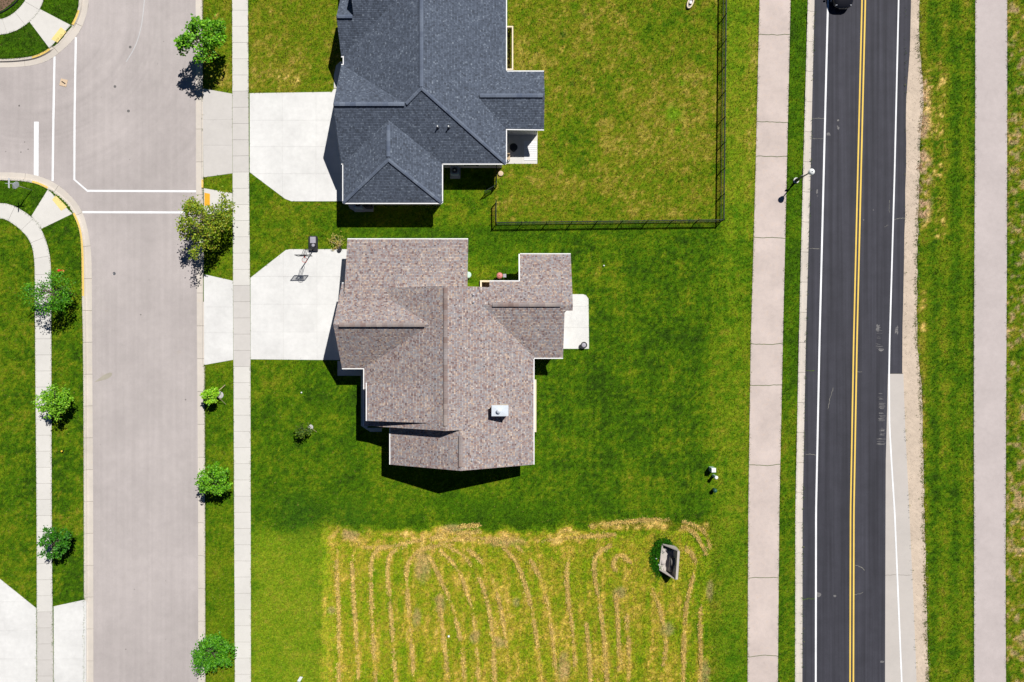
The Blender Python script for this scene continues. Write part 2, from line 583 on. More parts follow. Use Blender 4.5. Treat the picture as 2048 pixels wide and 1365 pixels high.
st_ = t.n('ShaderNodeVectorMath', operation='MULTIPLY'); t.l(c, st_.inputs[0]); st_.inputs[1].default_value = (1.7, 1.12, 1.6)
c = t.mix(t.maprange(n3, 0.52, 0.68, 0.0, 0.55), c, st_.outputs[0])
M['lawn'] = t.out(c, n1, 0.8, 0.04)
M['grass'] = m_attr('grass_blades', 0.7, 0.6, 1.4, 5.0, translucent=0.25, bump=0.0)

# ------------------------------------------------------------------ lines of the place, in photograph pixels
NW_OUT = smooth_line([(177, -400), (177, 3), (172, 26), (162, 56), (150, 73), (136.5, 88), (119, 103), (102, 117), (78.6, 127), (49, 132.6), (0, 135), (-400, 136)])
NW_IN = smooth_line([(160, -400), (159, 0), (156, 21.6), (145, 47), (131, 64), (117, 80), (99, 97), (82, 107), (64, 114), (29.5, 118), (0, 119), (-400, 120)])
SW_OUT = smooth_line([(-400, 344.2), (0, 344.4), (35, 345), (66, 349), (88, 356), (105.5, 364.6), (123, 376), (140.6, 392.7), (154, 408.6), (162.6, 422.6), (171, 445.5), (179, 488), (182, 522), (182.5, 683), (185, 1024), (185.5, 1770)])
SW_IN = smooth_line([(-400, 360.4), (0, 360.7), (39.5, 362), (64, 365.5), (79, 370), (96, 378.7), (107, 386.6), (123, 399.8), (134.5, 410), (145, 427), (153, 443), (159, 460), (163, 492), (164, 594), (166.5, 684), (168, 1024), (169, 1770)])
E_IN = [(403, -400), (404.5, 0), (407, 342), (408.5, 684), (410, 1024), (411, 1365), (411.5, 1770)]
E_OUT = [(389.5, -400), (390, 0), (391, 342), (393, 684), (395, 1024), (395.5, 1365), (395.5, 1770)]
STREET = NW_OUT + SW_OUT + E_OUT[::-1]


def midline(a, b, n=160):
    I, O = match(b, a, n)          # a: street side, b: grass side
    return [tuple(p) for p in I + (O - I) * 0.1]


STREET_MID = midline(NW_OUT, NW_IN) + midline(SW_OUT, SW_IN) + midline(E_OUT, E_IN)[::-1]
YS = [-400, 0, 170, 342, 520, 684, 850, 1024, 1200, 1365, 1770]
KERB_R_IN = [(-400, 1620), (0, 1615.5), (342, 1606), (684, 1597.5), (1024, 1590.5), (1365, 1590), (1770, 1590)]
KERB_R_OUT = [(-400, 1634), (0, 1630), (342, 1622), (684, 1612.5), (1024, 1606), (1365, 1605.5), (1770, 1605.5)]
PATH_L = [(-400, 1523), (0, 1519), (342, 1511), (684, 1501.5), (1024, 1496.5), (1365, 1495), (1770, 1495)]
PATH_R = [(-400, 1585), (0, 1581), (342, 1573.5), (684, 1565.5), (1024, 1558.5), (1365, 1555.5), (1770, 1555)]
WLINE_L = [(-400, 1661), (0, 1657), (342, 1648.5), (684, 1640), (1024, 1633), (1365, 1632.5), (1770, 1632.5)]
YLINE = [(-400, 1732), (0, 1728.5), (342, 1720), (684, 1711.7), (1024, 1705.5), (1365, 1704.5), (1770, 1704.5)]
WLINE_R = [(-400, 1802), (0, 1798.5), (342, 1790.5), (684, 1780.5), (750, 1779.3), (850, 1780), (930, 1784.5), (1024, 1790.5), (1365, 1804.7), (1770, 1811)]
ASPH_R = [(-400, 1826), (0, 1824), (100, 1821), (190, 1814), (342, 1813), (500, 1810), (684, 1806), (747, 1805.5)]
ASPH_R2 = [(747.5, 1777.5), (850, 1775), (920, 1773), (1024, 1772.5), (1365, 1771.5), (1770, 1771.5)]
STRIP_R = [(747.5, 1808), (850, 1811.5), (1024, 1820), (1200, 1828), (1365, 1835), (1770, 1841)]
GRAV_R = [(-400, 1840), (0, 1838), (100, 1838), (165, 1846), (200, 1847), (260, 1841), (342, 1838), (500, 1834), (684, 1833), (771, 1843), (1000, 1847), (1200, 1852), (1365, 1856), (1770, 1860)]
PATH2_L = [(-400, 1950.5), (0, 1950.5), (342, 1950), (684, 1947), (1024, 1948), (1365, 1948), (1770, 1948)]
PATH2_R = [(-400, 2014), (0, 2014), (342, 2014), (684, 2013), (1024, 2010), (1365, 2012), (1770, 2012)]
WALK_E_L = [(-400, 464), (0, 464.5), (342, 465.5), (684, 467), (1024, 468.5), (1365, 470), (1770, 470.5)]
WALK_E_R = [(-400, 495), (0, 496), (342, 498), (684, 501), (1024, 501.5), (1365, 502), (1770, 502)]
SWALK_OUT = smooth_line([(-400, 404.5), (0, 405.3), (26, 410), (44, 421), (61.5, 432), (72, 443), (82.6, 457.8), (95, 488), (101, 517), (102.5, 545), (103, 684), (103.5, 1024), (105, 1200), (107.5, 1365), (108, 1770)])
SWALK_IN = smooth_line([(-400, 432), (0, 435.4), (17.6, 442), (31, 451.6), (43, 461), (57.5, 477), (66, 497), (69, 522), (70, 545), (70.5, 684), (73.5, 1024), (74, 1200), (74, 1365), (74, 1770)])
NWALK_OUT = smooth_line([(-400, 76), (0, 73), (26.5, 64), (42, 58), (62, 42), (73, 30), (81.5, 16.7), (88, 0), (94, -40), (96, -400)])
NWALK_IN = smooth_line([(-400, 45), (0, 40), (15.7, 35), (32, 23.6), (44, 11), (52, 0), (60, -40), (63, -400)])
RAMP_NW = [(80.5, 19), (142, 51), (99, 97), (59.5, 44.5)]
RAMP_SW = [(96, 379.5), (145, 428), (83, 458), (63, 432.7)]
RAMP_E = [(407.5, 377), (465, 387), (465.5, 419), (408, 431)]
APRON_A = [(406, 177.5), (464.5, 188), (465, 347), (406.9, 355.2)]
APRON_B = [(407.9, 549), (466, 562), (466.5, 720), (408.6, 730.4)]
APRON_C = [(107.5, 1213), (168.5, 1200), (172, 1204), (172, 1770), (108.5, 1770)]
DRIVE_A = [(499.5, 187), (664, 184.5), (668, 178), (700, 178), (700, 403), (583, 403), (570, 398), (499.5, 345)]
DRIVE_B = [(501, 556), (566, 505), (572, 500.5), (580, 499), (720, 499), (720, 721), (501.5, 719)]
DRIVE_C = [(-400, 1060), (0, 1158), (73, 1217), (73, 1770), (-400, 1770)]
WALKWAY_B = [(675, 722.5), (735, 722.5), (735, 856), (764, 856), (764, 864), (740, 864), (722, 852), (722, 752), (675, 752)]
WALKWAY_A = [(668, 150), (672, 132), (680, 124), (700, 124), (700, 176.5), (668, 176.5)]
PATIO_B = [(1100, 589), (1166, 589), (1172, 591), (1177, 598), (1178, 698), (1100, 698)]
PATIO_A = [(990, 250), (1075, 250), (1074.5, 328), (990, 328)]
PAD_A = [(693, 395), (747, 395), (747, 424), (712, 424), (700, 418), (694, 406)]


def band(lt, rt):
    return [(interp(lt, y), y) for y in YS] + [(interp(rt, y), y) for y in YS[::-1]]


ROAD_BAND = band(KERB_R_IN, GRAV_R)
HARD = [NW_IN + SW_IN + E_IN[::-1], band(KERB_R_IN, [(y, x - 3) for y, x in GRAV_R]), band(PATH_L, PATH_R), band(PATH2_L, PATH2_R), band(WALK_E_L, WALK_E_R), SWALK_OUT + SWALK_IN[::-1], NWALK_OUT + NWALK_IN[::-1],
        RAMP_NW, RAMP_SW, RAMP_E, APRON_A, APRON_B, APRON_C, DRIVE_A, DRIVE_B, DRIVE_C, WALKWAY_B, WALKWAY_A, PATIO_A, PATIO_B, PAD_A,
        [(672, -200), (1005, -200), (1005, 330), (884, 330), (884, 400), (690, 400), (690, 150), (690, -200)],
        [(700, 490), (936, 490), (936, 565), (1035, 565), (1035, 520), (1130, 520), (1120, 705), (1060, 705), (1060, 915), (785, 915), (785, 840), (735, 840), (735, 730), (690, 730)],
        [(1322, 1092), (1352, 1100), (1350, 1154), (1320, 1138)]]


# ------------------------------------------------------------------ colour of the lawns (plant colour, not light)
HAYL = [[(675, 1100), (674, 1140), (676, 1180), (679, 1245), (678, 1365)], [(722, 1082), (705, 1105), (705, 1140), (708, 1200), (713, 1270), (718, 1365)],
        [(775, 1092), (752, 1100), (743, 1120), (742, 1160), (745, 1260), (752, 1365)], [(812, 1092), (784, 1102), (775, 1125), (776, 1160), (781, 1210), (786, 1280), (792, 1365)],
        [(905, 1090), (860, 1093), (828, 1106), (814, 1130), (813, 1160), (816, 1205), (821, 1255), (829, 1365)], [(858, 1112), (880, 1155), (905, 1210), (925, 1290), (929, 1365)],
        [(878, 1190), (884, 1240), (890, 1300), (898, 1365)], [(880, 1100), (912, 1130), (928, 1165), (942, 1210), (953, 1270), (957, 1365)],
        [(895, 1092), (930, 1112), (950, 1140), (968, 1175), (984, 1240), (990, 1365)], [(935, 1098), (962, 1120), (985, 1155), (1004, 1220), (1014, 1300), (1018, 1365)],
        [(985, 1082), (1012, 1098), (1034, 1125), (1055, 1180), (1070, 1250), (1085, 1365)], [(1032, 1092), (1052, 1108), (1072, 1135), (1095, 1200), (1105, 1270), (1114, 1365)],
        [(1137, 1115), (1133, 1150), (1136, 1200), (1146, 1260), (1150, 1330)], [(1222, 1090), (1196, 1105), (1187, 1125), (1189, 1155), (1198, 1200), (1208, 1270), (1214, 1365)],
        [(1231, 1185), (1236, 1240), (1238, 1290), (1237, 1340)], [(1254, 1230), (1258, 1290), (1257, 1365)], [(1172, 1245), (1178, 1300), (1181, 1365)],
        [(1303, 1175), (1318, 1210), (1330, 1260), (1333, 1290), (1326, 1330)], [(1372, 1095), (1392, 1118), (1388, 1150), (1376, 1190), (1369, 1240), (1366, 1365)],
        [(1401, 1215), (1399, 1260), (1402, 1310), (1400, 1365)], [(1230, 1140), (1224, 1125), (1240, 1105), (1262, 1125)], [(690, 1088), (760, 1098), (830, 1082), (890, 1070), (960, 1062)],
        [(880, 1085), (930, 1075), (1010, 1078), (1080, 1082), (1150, 1074), (1230, 1070)], [(1180, 1052), (1240, 1044), (1310, 1038), (1370, 1042), (1410, 1060), (1420, 1095)],
        [(1340, 1044), (1385, 1060), (1402, 1085), (1412, 1110)], [(960, 1050), (920, 1052), (880, 1066), (860, 1084)]]
HAYL = [smooth_line(l, 2) for l in HAYL]
RAMPC = np.array([lin((44, 72, 10)), lin((64, 102, 6)), lin((98, 120, 14)), lin((118, 120, 28)), lin((162, 148, 64)), lin((220, 192, 108))])
RAMPT = np.array([0.0, 0.25, 0.5, 0.7, 0.88, 1.0])


def box_mask(px, py, x0, y0, x1, y1, f=14.0):
    return sstep(x0 - f, x0 + f, px) * (1 - sstep(x1 - f, x1 + f, px)) * sstep(y0 - f, y0 + f, py) * (1 - sstep(y1 - f, y1 + f, py))


def hay_field(px, py):
    """closeness to a windrow, 0..1"""
    best = np.full(px.shape, 1e9)
    for k, ln in enumerate(HAYL):
        for a, b in zip(ln[:-1], ln[1:]):
            x0, x1 = min(a[0], b[0]) - 15, max(a[0], b[0]) + 15
            y0, y1 = min(a[1], b[1]) - 15, max(a[1], b[1]) + 15
            i = np.nonzero((px > x0) & (px < x1) & (py > y0) & (py < y1))
            if len(i[0]) == 0: continue
            X, Y = px[i], py[i]
            dx, dy = b[0] - a[0], b[1] - a[1]
            t = np.clip(((X - a[0]) * dx + (Y - a[1]) * dy) / (dx * dx + dy * dy + 1e-9), 0, 1)
            d = np.hypot(X - a[0] - t * dx, Y - a[1] - t * dy)
            best[i] = np.minimum(best[i], d)
    return best


def lawn_color(px, py, gain=1.0):
    px = np.asarray(px, float); py = np.asarray(py, float)
    n1 = fbm(px / 150, py / 150, 3) - 0.5
    n2 = fbm(px / 42, py / 42, 9) - 0.5
    n3 = fbm(px / 11, py / 11, 21, 3) - 0.5
    n4 = fbm(px / 4.5, py / 4.5, 33, 2) - 0.5
    stripe = np.sin(px / 14.0 + 3 * n1) * 0.5 + np.sin(px / 33.0) * 0.5
    wx = px + 26 * n2; wy = py + 26 * n1 + 10 * n2
    d = 0.36 + 0 * px
    amp = 0.30 + 0 * px

    def reg(m, base, a=None):
        nonlocal d, amp
        d = d * (1 - m) + base * m
        if a is not None: amp = amp * (1 - m) + a * m
    reg(box_mask(wx, wy, 498, -300, 690, 196), 0.58, 0.36)
    reg(box_mask(wx, wy, 400, -300, 470, 190), 0.57, 0.4)
    reg(box_mask(wx, wy, 400, 190, 470, 760), 0.42, 0.3)
    reg(box_mask(wx, wy, 400, 760, 470, 1110, 30), 0.33, 0.3)
    reg(box_mask(wx, wy, 400, 1110, 470, 1600, 40), 0.47, 0.2)
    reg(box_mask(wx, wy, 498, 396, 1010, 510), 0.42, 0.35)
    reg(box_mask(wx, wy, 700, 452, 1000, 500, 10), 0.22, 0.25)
    reg(box_mask(px, wy, 985, -300, 1447, 444, 6), 0.60, 0.40)
    reg(box_mask(wx, wy, 1120, 20, 1330, 400, 60), 0.65, 0.42)
    reg(box_mask(wx, wy, 1290, 20, 1425, 130, 40), 0.44, 0.4)
    reg(box_mask(wx, wy, 1090, 250, 1180, 330, 30), 0.48, 0.4)
    reg(box_mask(px, py, 1447, -300, 1525, 480, 5), 0.47, 0.3)
    reg(box_mask(px, wy, 1490, -300, 1525, 480, 8), 0.56, 0.3)
    reg(box_mask(wx, wy, 930, 450, 1460, 520), 0.27, 0.25)
    reg(box_mask(wx, wy, 1060, 470, 1420, 1050, 20), 0.26, 0.42)
    reg(0.8 * box_mask(wx, wy, 1100, 640, 1330, 960, 50), 0.17, 0.34)
    reg(0.8 * box_mask(wx, wy, 1170, 480, 1420, 660, 40), 0.32, 0.40)
    reg(box_mask(wx, wy, 1415, 470, 1510, 1060, 70), 0.42, 0.3)
    reg(box_mask(wx, wy, 500, 720, 730, 1060, 16), 0.24, 0.34)
    reg(box_mask(wx, wy, 500, 720, 600, 790, 30), 0.42, 0.35)
    reg(box_mask(wx, wy, 640, 985, 1420, 1060, 24), 0.27, 0.30)
    reg(box_mask(wx, wy, 900, 1000, 1130, 1050, 20), 0.18, 0.2)
    reg(box_mask(wx, wy, 500, 1055, 660, 1600, 26), 0.47, 0.20)
    reg(box_mask(px + 14 * n3 + 10 * n2, wy + 24 * n3, 646, 1066, 1424, 1700, 14), 0.61, 0.24)
    reg(box_mask(px + 10 * n2, wy, 1380, 1040, 1500, 1700, 14), 0.48, 0.3)
    reg(box_mask(px, wy, 1440, 1060, 1496, 1700, 20), 0.40, 0.25)
    reg(box_mask(px, py, 1550, -300, 1620, 820, 2), 0.24, 0.25)
    reg(box_mask(px, wy, 1540, 820, 1610, 1700, 20), 0.36, 0.35)
    reg(box_mask(px, wy, 1825, -300, 1950, 1700, 4), 0.38, 0.36)
    reg(box_mask(wx, wy, 1838, 120, 1890, 480, 14), 0.66, 0.6)
    reg(box_mask(px, py, 1838, -100, 1853, 160, 3), 0.57, 0.2)
    reg(box_mask(wx, wy, 1900, 500, 1950, 760, 20), 0.30, 0.3)
    reg(box_mask(px, py, 2012, -300, 2400, 1700, 3), 0.50, 0.6)
    reg(box_mask(px, py, -400, 430, 104, 1230, 6), 0.36, 0.42)
    reg(box_mask(px, py, 100, 440, 168, 1215, 4), 0.33, 0.42)
    reg(box_mask(px, py, -400, 360, 110, 450, 10), 0.22, 0.25)
    reg(box_mask(px, py, -400, -300, 160, 120, 6), 0.17, 0.2)
    yard = box_mask(px, py, 1070, 480, 1490, 1040, 20)
    d = d + amp * (0.55 * n1 + 0.75 * n2 + 0.85 * n3 + 1.2 * n4) * 1.3
    d = d + (0.05 * stripe + 0.035 * np.sin(px / 2.6 + 2 * n2) + 0.03 * np.sin(py / 3.1 + 2 * n2)) * yard
    # strips dry out towards hard edges, and the verge is mown in lengthwise bands
    d = d + box_mask(px, py, 1838, -300, 1950, 1700, 3) * 0.10 * np.sin(px / 6.5 + 2 * n1)
    d = d + 0.30 * box_mask(px, py, 1836, 560, 1852, 1600, 6) * (n3 + 0.5)
    # field: windrows of cut hay and bare soil
    fld = box_mask(px + 14 * n3 + 10 * n2, wy + 30 * n3, 646, 1056, 1420, 1800, 10)
    dist = hay_field(px, py) + 5.0 * n3
    hay = 0.85 * (1 - sstep(0.0, 5.0, dist)) * sstep(-0.34, 0.10, n2 + 0.7 * n3)
    arc = box_mask(wx, wy + 12 * n2, 660, 1062, 1180, 1092, 14) * 0.55 + box_mask(wx, wy, 1180, 1040, 1425, 1064, 10) * 0.45
    d = d + fld * 0.55 * (fbm(px / 9.0, py / 55.0, 61, 3) - 0.5)
    d = d + (np.maximum(d, 0.97 + 0.25 * n4) - d) * fld * hay
    d = np.maximum(d, np.minimum(arc * 2.4, 1) * (0.80 + n3 * 0.9 + n2 * 0.7 + n4 * 0.4))
    yd = box_mask(px, wy, 985, -300, 1447, 444, 6)
    d = np.where(yd > 0.5, np.minimum(d, 0.80 + 0.1 * n4), d)
    d = np.clip(d, 0, 1)
    col = np.stack([np.interp(d, RAMPT, RAMPC[:, k]) for k in range(3)], -1)
    fm_ = (fld * (1 - sstep(0.80, 0.95, d)))[..., None]
    col = col * (1 + fm_ * np.array([0.86, 0.66, 0.8]))
    pale = 0.34 * box_mask(wx, wy, 498, 1060, 655, 1900, 24) + 0.22 * box_mask(px, py, 1449, -500, 1526, 480, 8) + 0.16 * box_mask(wx, py, 1430, 480, 1502, 1900, 30)
    col = col * (1 + pale[..., None] * np.array([1.05, 1.0, 2.2]))
    soil = np.array(lin((176, 150, 118)))
    bare = np.zeros_like(d)
    for (x, y, rx, ry) in ((845, 1130, 16, 36), (833, 1235, 9, 20), (880, 1205, 10, 22), (663, 1221, 9, 8), (1240, 1185, 14, 12), (998, 1285, 14, 12), (950, 1275, 10, 14), (700, 1070, 20, 8), (905, 1058, 22, 9),
                           (1128, 1335, 12, 30), (1335, 1260, 14, 16), (1410, 1345, 10, 30), (1033, 1205, 8, 10), (1420, 1180, 8, 20), (1010, 1085, 40, 10)):
        q = ((px - x) / rx) ** 2 + ((py - y) / ry) ** 2
        bare = np.maximum(bare, np.clip(1.3 - q + 1.6 * n3, 0, 1) * 0.45)
    bare = np.maximum(bare, box_mask(wx, wy, 1836, 150, 1862, 440, 8) * np.clip((n3 + n2) * 5 - 0.2, 0, 0.9))
    bare = np.maximum(bare, box_mask(px, py, 2013, -100, 2060, 1700, 2) * np.clip((n3 + n2 * 0.6) * 5 - 0.6, 0, 0.6))
    # round darker tufts in the first yard, lush weeds by the headwall
    for (x, y, r, k) in ((1169, 31, 6, .7), (1126, 70, 7, .7), (1176, 124, 6, .6), (1157, 143, 5, .6), (1145, 168, 5, .7), (1212, 187, 5, .5), (1211, 228, 5, .6), (1163, 264, 6, .5), (1160, 320, 6, .6), (1172, 330, 6, .5), (1304, 137, 5, .5), (1348, 165, 5, .5), (1394, 166, 5, .5), (700, 1042, 40, .3), (600, 1035, 50, .3)):
        m = np.clip(1.35 - np.hypot(px - x, py - y) / r + n3, 0, 1) * k
        col = col * (1 - m[..., None]) + np.array(lin((38, 80, 18))) * m[..., None]
    for (x, y, r) in ((1364, 167, 8), (1347, 228, 16), (1356, 260, 8)):
        m = np.clip(1.3 - np.hypot(px - x, py - y) / r + 1.2 * n3, 0, 1) * 0.75
        col = col * (1 - m[..., None]) + np.array(lin((92, 142, 10))) * m[..., None]
    m = np.clip(1.5 - np.hypot((px - 1330) / 34, (py - 1116) / 44) + n3, 0, 1) * box_mask(px, py, 1302, 1068, 1362, 1170, 8)
    m = np.clip(m * (0.55 + 1.6 * n3), 0, 1)
    col = col * (1 - 0.6 * m[..., None]) + np.array(lin((40, 92, 12))) * 0.6 * m[..., None]
    col = col * (1 - bare[..., None]) + soil * bare[..., None]
    return col * gain


# ------------------------------------------------------------------ ground sheet
def axis(lo, hi, step, far):
    a = np.arange(lo, hi + 1e-6, step)
    return np.r_[[-far, -far / 2, -far / 4, lo * 1.25], a, [hi * 1.25, far / 4, far / 2, far]]


gx = axis(-70, 70, 0.2, 900.0); gy = axis(-54, 54, 0.2, 900.0)
GX, GY = np.meshgrid(gx, gy)
PX = GX * S + CX; PY = -GY * S + CY
GZ = np.zeros_like(GX)
near = (np.abs(GX) < 69.5) & (np.abs(GY) < 53.5)
ins = pip(PX, PY, STREET_MID) & near
GZ[ins] = -0.34
kr = np.interp(PY, [t[0] for t in KERB_R_IN], [a[1] * 0.9 + b[1] * 0.1 for a, b in zip(KERB_R_IN, KERB_R_OUT)])
ar = np.interp(PY, [t[0] for t in ASPH_R] + [748] + [t[0] for t in STRIP_R[1:]], [t[1] for t in ASPH_R] + [1808] + [t[1] for t in STRIP_R[1:]])
gr_ = np.interp(PY, [t[0] for t in GRAV_R], [t[1] for t in GRAV_R])
on = near & (PX > kr) & (PX < gr_)
GZ[on] = (-0.30 + 0.27 * np.clip((PX - ar) / (gr_ - ar), 0, 1))[on]
pit_holes = [(960.5, 563.5, 1011.5, 590), (1014.5, 59, 1024, 138)]       # sunken window wells
for x0, y0, x1, y1 in pit_holes:
    GZ[(PX > x0) & (PX < x1) & (PY > y0) & (PY < y1)] = -0.9
LG = 0.9
gcol = lawn_color(np.clip(PX, -500, 2520), np.clip(PY, -450, 1820), LG)
fade = np.clip((np.maximum(np.abs(GX) - 62, np.abs(GY) - 46)) / 6.0, 0, 1)[..., None]
gcol = gcol * (1 - fade) + np.array(lin((84, 112, 18))) * LG * fade
ny, nx = GX.shape
me = bpy.data.meshes.new('ground')
idx = np.arange(nx * ny).reshape(ny, nx)
quads = np.stack([idx[:-1, :-1], idx[:-1, 1:], idx[1:, 1:], idx[1:, :-1]], -1).reshape(-1, 4)


def raw_mesh(name, V, F, col=None, k=4):
    me = bpy.data.meshes.new(name)
    me.vertices.add(len(V)); me.vertices.foreach_set('co', np.asarray(V, np.float32).ravel())
    me.loops.add(F.size); me.loops.foreach_set('vertex_index', F.astype(np.int32).ravel())
    me.polygons.add(len(F))
    me.polygons.foreach_set('loop_start', np.arange(0, F.size, k, dtype=np.int32))
    me.update(calc_edges=True)
    if col is not None:
        at = me.color_attributes.new('Col', 'FLOAT_COLOR', 'POINT')
        at.data.foreach_set('color', np.c_[col, np.ones(len(col))].astype(np.float32).ravel())
    return me


me = raw_mesh('ground', np.c_[GX.ravel(), GY.ravel(), GZ.ravel()], quads, gcol.reshape(-1, 3))
me.materials.append(M['lawn'])
ground = bpy.data.objects.new('ground', me)
COL.objects.link(ground)
tag(ground, 'mown green and dry yellow lawn ground under the whole neighbourhood', 'lawn', kind='structure')


# ------------------------------------------------------------------ grass blades
def tufts(name, px, py, cols, size, nb, label, rng, flat=0.45, z=0.0, spread=0.5):
    n = len(px)
    X = (px - CX) / S; Y = -(py - CY) / S
    V = np.zeros((n, nb, 3, 3), np.float32)
    a = rng.uniform(0, 2 * np.pi, (n, nb)); L = size * rng.uniform(0.6, 1.3, (n, nb))
    lean = rng.uniform(flat * 0.4, min(0.97, flat * 1.6), (n, nb))
    hx = L * lean; hz = L * np.sqrt(1 - lean ** 2)
    ox = X[:, None] + rng.normal(0, size * spread, (n, nb)); oy = Y[:, None] + rng.normal(0, size * spread, (n, nb))
    w = L * 0.22
    dx, dy = np.cos(a), np.sin(a)
    V[:, :, 0] = np.stack([ox - dy * w, oy + dx * w, np.full_like(ox, z)], -1)
    V[:, :, 1] = np.stack([ox + dy * w, oy - dx * w, np.full_like(ox, z)], -1)
    V[:, :, 2] = np.stack([ox + dx * hx, oy + dy * hx, z + hz], -1)
    c = np.repeat(cols[:, None, :], nb * 3, 1).reshape(-1, 3)
    F = np.arange(n * nb * 3).reshape(-1, 3)
    me = raw_mesh(name, V.reshape(-1, 3), F, c, 3)
    me.materials.append(M['grass'])
    o = bpy.data.objects.new(name, me)
    COL.objects.link(o)
    return tag(o, label, 'grass', kind='stuff')


def scatter(n, rect, rng):
    px = rng.uniform(rect[0], rect[2], n); py = rng.uniform(rect[1], rect[3], n)
    bad = np.zeros(n, bool)
    for p in HARD: bad |= pip(px, py, p)
    return px[~bad], py[~bad]


def jitcol(px, py, rng, gain=LG, a=0.22):
    c = lawn_color(px, py, gain)
    pick = rng.random((len(px), 1))
    straw = np.array(lin((196, 178, 104))) * gain; deep = np.array(lin((40, 78, 14))) * gain
    ps = np.clip((c[:, :1] / c[:, 1:2] - 0.30) * 0.36, 0.03, 0.22)
    c = np.where(pick < ps, c * 0.5 + straw * 0.5, np.where(pick > 0.88, c * 0.65 + deep * 0.35, c))
    k = rng.normal(1.0, a, (len(px), 1)); w = rng.normal(0, 0.10, (len(px), 1))
    return np.clip(c * k * np.array([1, 1, 1]) * (1 + w * np.array([1.2, 0.2, 0.6])), 0.001, 0.9)


FIELD = [(646, 1052), (1428, 1036), (1432, 1500), (640, 1500)]
px, py = scatter(400000, (-120, -110, 2170, 1475), NR)
fj = lambda a, b: pip(a + NR.normal(0, 10, len(a)), b + NR.normal(0, 9, len(a)), FIELD)
fm = fj(px, py)
tufts('lawn_grass', px[~fm], py[~fm], jitcol(px[~fm], py[~fm], NR), 0.095, 3, 'short mown green grass of the lawns, verges and boulevard strips', NR)
px2, py2 = scatter(90000, (620, 1016, 1452, 1395), NR)
fm = fj(px2, py2)
px2, py2 = px2[fm], py2[fm]
tufts('field_grass', px2, py2, jitcol(px2, py2, NR), 0.10, 3, 'rough yellow green grass of the cut hay field', NR)

# hay straw lying in the windrows
hp = []
for ln in HAYL:
    L = length_px(ln); n = int(L * 3.8)
    p = resample(ln, max(n, 4))
    k = fbm(p[:, 0] / 30, p[:, 1] / 30, 77, 2)
    kk = np.clip((k - 0.30) * 3.2, 0, 1)
    sel = NR.random(len(p)) < kk
    sg = (0.7 + 1.5 * fbm(p[:, 0] / 17, p[:, 1] / 17, 91, 2))[sel, None]
    p = p[sel]
    hp.append(p + NR.normal(0, 1, p.shape) * sg)
hp = np.concatenate(hp)
hp = hp[hp[:, 1] < 1395]
hc = np.array(lin((228, 200, 118))) * LG * NR.normal(1.0, 0.22, (len(hp), 1))
hay = tufts('cut_hay', hp[:, 0], hp[:, 1], np.clip(hc, 0.01, 0.9), 0.15, 3, 'tan windrows of dried cut hay curving across the field', NR, flat=1.2, z=0.04)

# ragged grass fringe along hard edges
fr = []
for ln, den, sd in ((NW_IN, 1.3, 1.0), (SW_IN, 1.3, 1.0), (E_IN, 1.2, 0.8), (SWALK_IN, 1.6, 1.3), (SWALK_OUT, 1.6, 1.2), (NWALK_IN, 1.2, 1.0), (NWALK_OUT, 1.2, 1.0)):
    L = length_px(ln); p = resample(ln, int(L * den)); fr.append(p + NR.normal(0, sd, p.shape))
for tb, den, sd in ((WALK_E_L, 1.2, 0.7), (WALK_E_R, 1.2, 0.9), (PATH_L, 1.7, 1.4), (PATH_R, 1.7, 1.4), (KERB_R_IN, 1.2, 0.7), (KERB_R_OUT, 0.35, 0.8), (GRAV_R, 2.6, 3.2), (PATH2_L, 1.7, 1.3), (PATH2_R, 1.9, 1.6), (STRIP_R[1:], 0.15, 0.8)):
    yy = NR.uniform(-25, 1390, int(1415 * den))
    yy = yy[(fbm(yy / 9.0, yy * 0 + tb[1][1], 5, 2) > 0.42)]
    xx = np.interp(yy, [t[0] for t in tb], [t[1] for t in tb]); fr.append(np.c_[xx + NR.normal(0, sd, len(xx)), yy])
fr = np.concatenate(fr)
streets = pip(fr[:, 0], fr[:, 1], STREET)
for rect in ((405, 178, 470, 352), (405, 552, 470, 728), (495, 188, 505, 345), (497, 556, 505, 719)):
    streets |= (fr[:, 0] > rect[0]) & (fr[:, 0] < rect[2]) & (fr[:, 1] > rect[1]) & (fr[:, 1] < rect[3])
fr = fr[~streets]
tufts('edge_grass', fr[:, 0], fr[:, 1], jitcol(fr[:, 0], fr[:, 1], NR, LG), 0.075, 4, 'ragged grass fringe growing over pavement edges', NR, flat=0.6)
# weeds round the headwall
a = NR.uniform(0, 2 * np.pi, 800); r = np.sqrt(NR.uniform(0.2, 1.15, 800))
wx_ = 1330 + 24 * r * np.cos(a) - 3; wy_ = 1116 + 36 * r * np.sin(a)
keep = ~pip(wx_, wy_, HARD[-1]) & (wy_ < 1150)
wx_, wy_ = wx_[keep], wy_[keep]
wc = np.array(lin((48, 108, 14))) * NR.normal(1.0, 0.35, (len(wx_), 1))
wd = tufts('tall_weeds', wx_, wy_, np.clip(wc, .005, .5), 0.24, 4, 'dark green tall weeds round the concrete headwall', NR, flat=0.55)
tag(wd, cat='weeds')


# ------------------------------------------------------------------ local street, kerbs, markings
def P2(p): return ((p[0] - CX) / S, -(p[1] - CY) / S)


STZ = -0.13
g = Geo(); g.sheet([P2(p) for p in STREET], STZ)
street = build('street', g, M['street'])
tag(street, 'pale grey asphalt residential street with side street junction', 'street', kind='structure')


def in_any(p, rects):
    return any(x0 <= p[0] <= x1 and y0 <= p[1] <= y1 for x0, y0, x1, y1 in rects)


DROPS = [(395, 172, 415, 360), (395, 546, 415, 734), (395, 376, 415, 434), (160, 1203, 180, 1500), (99, 380, 145, 430), (98, 50, 145, 99)]


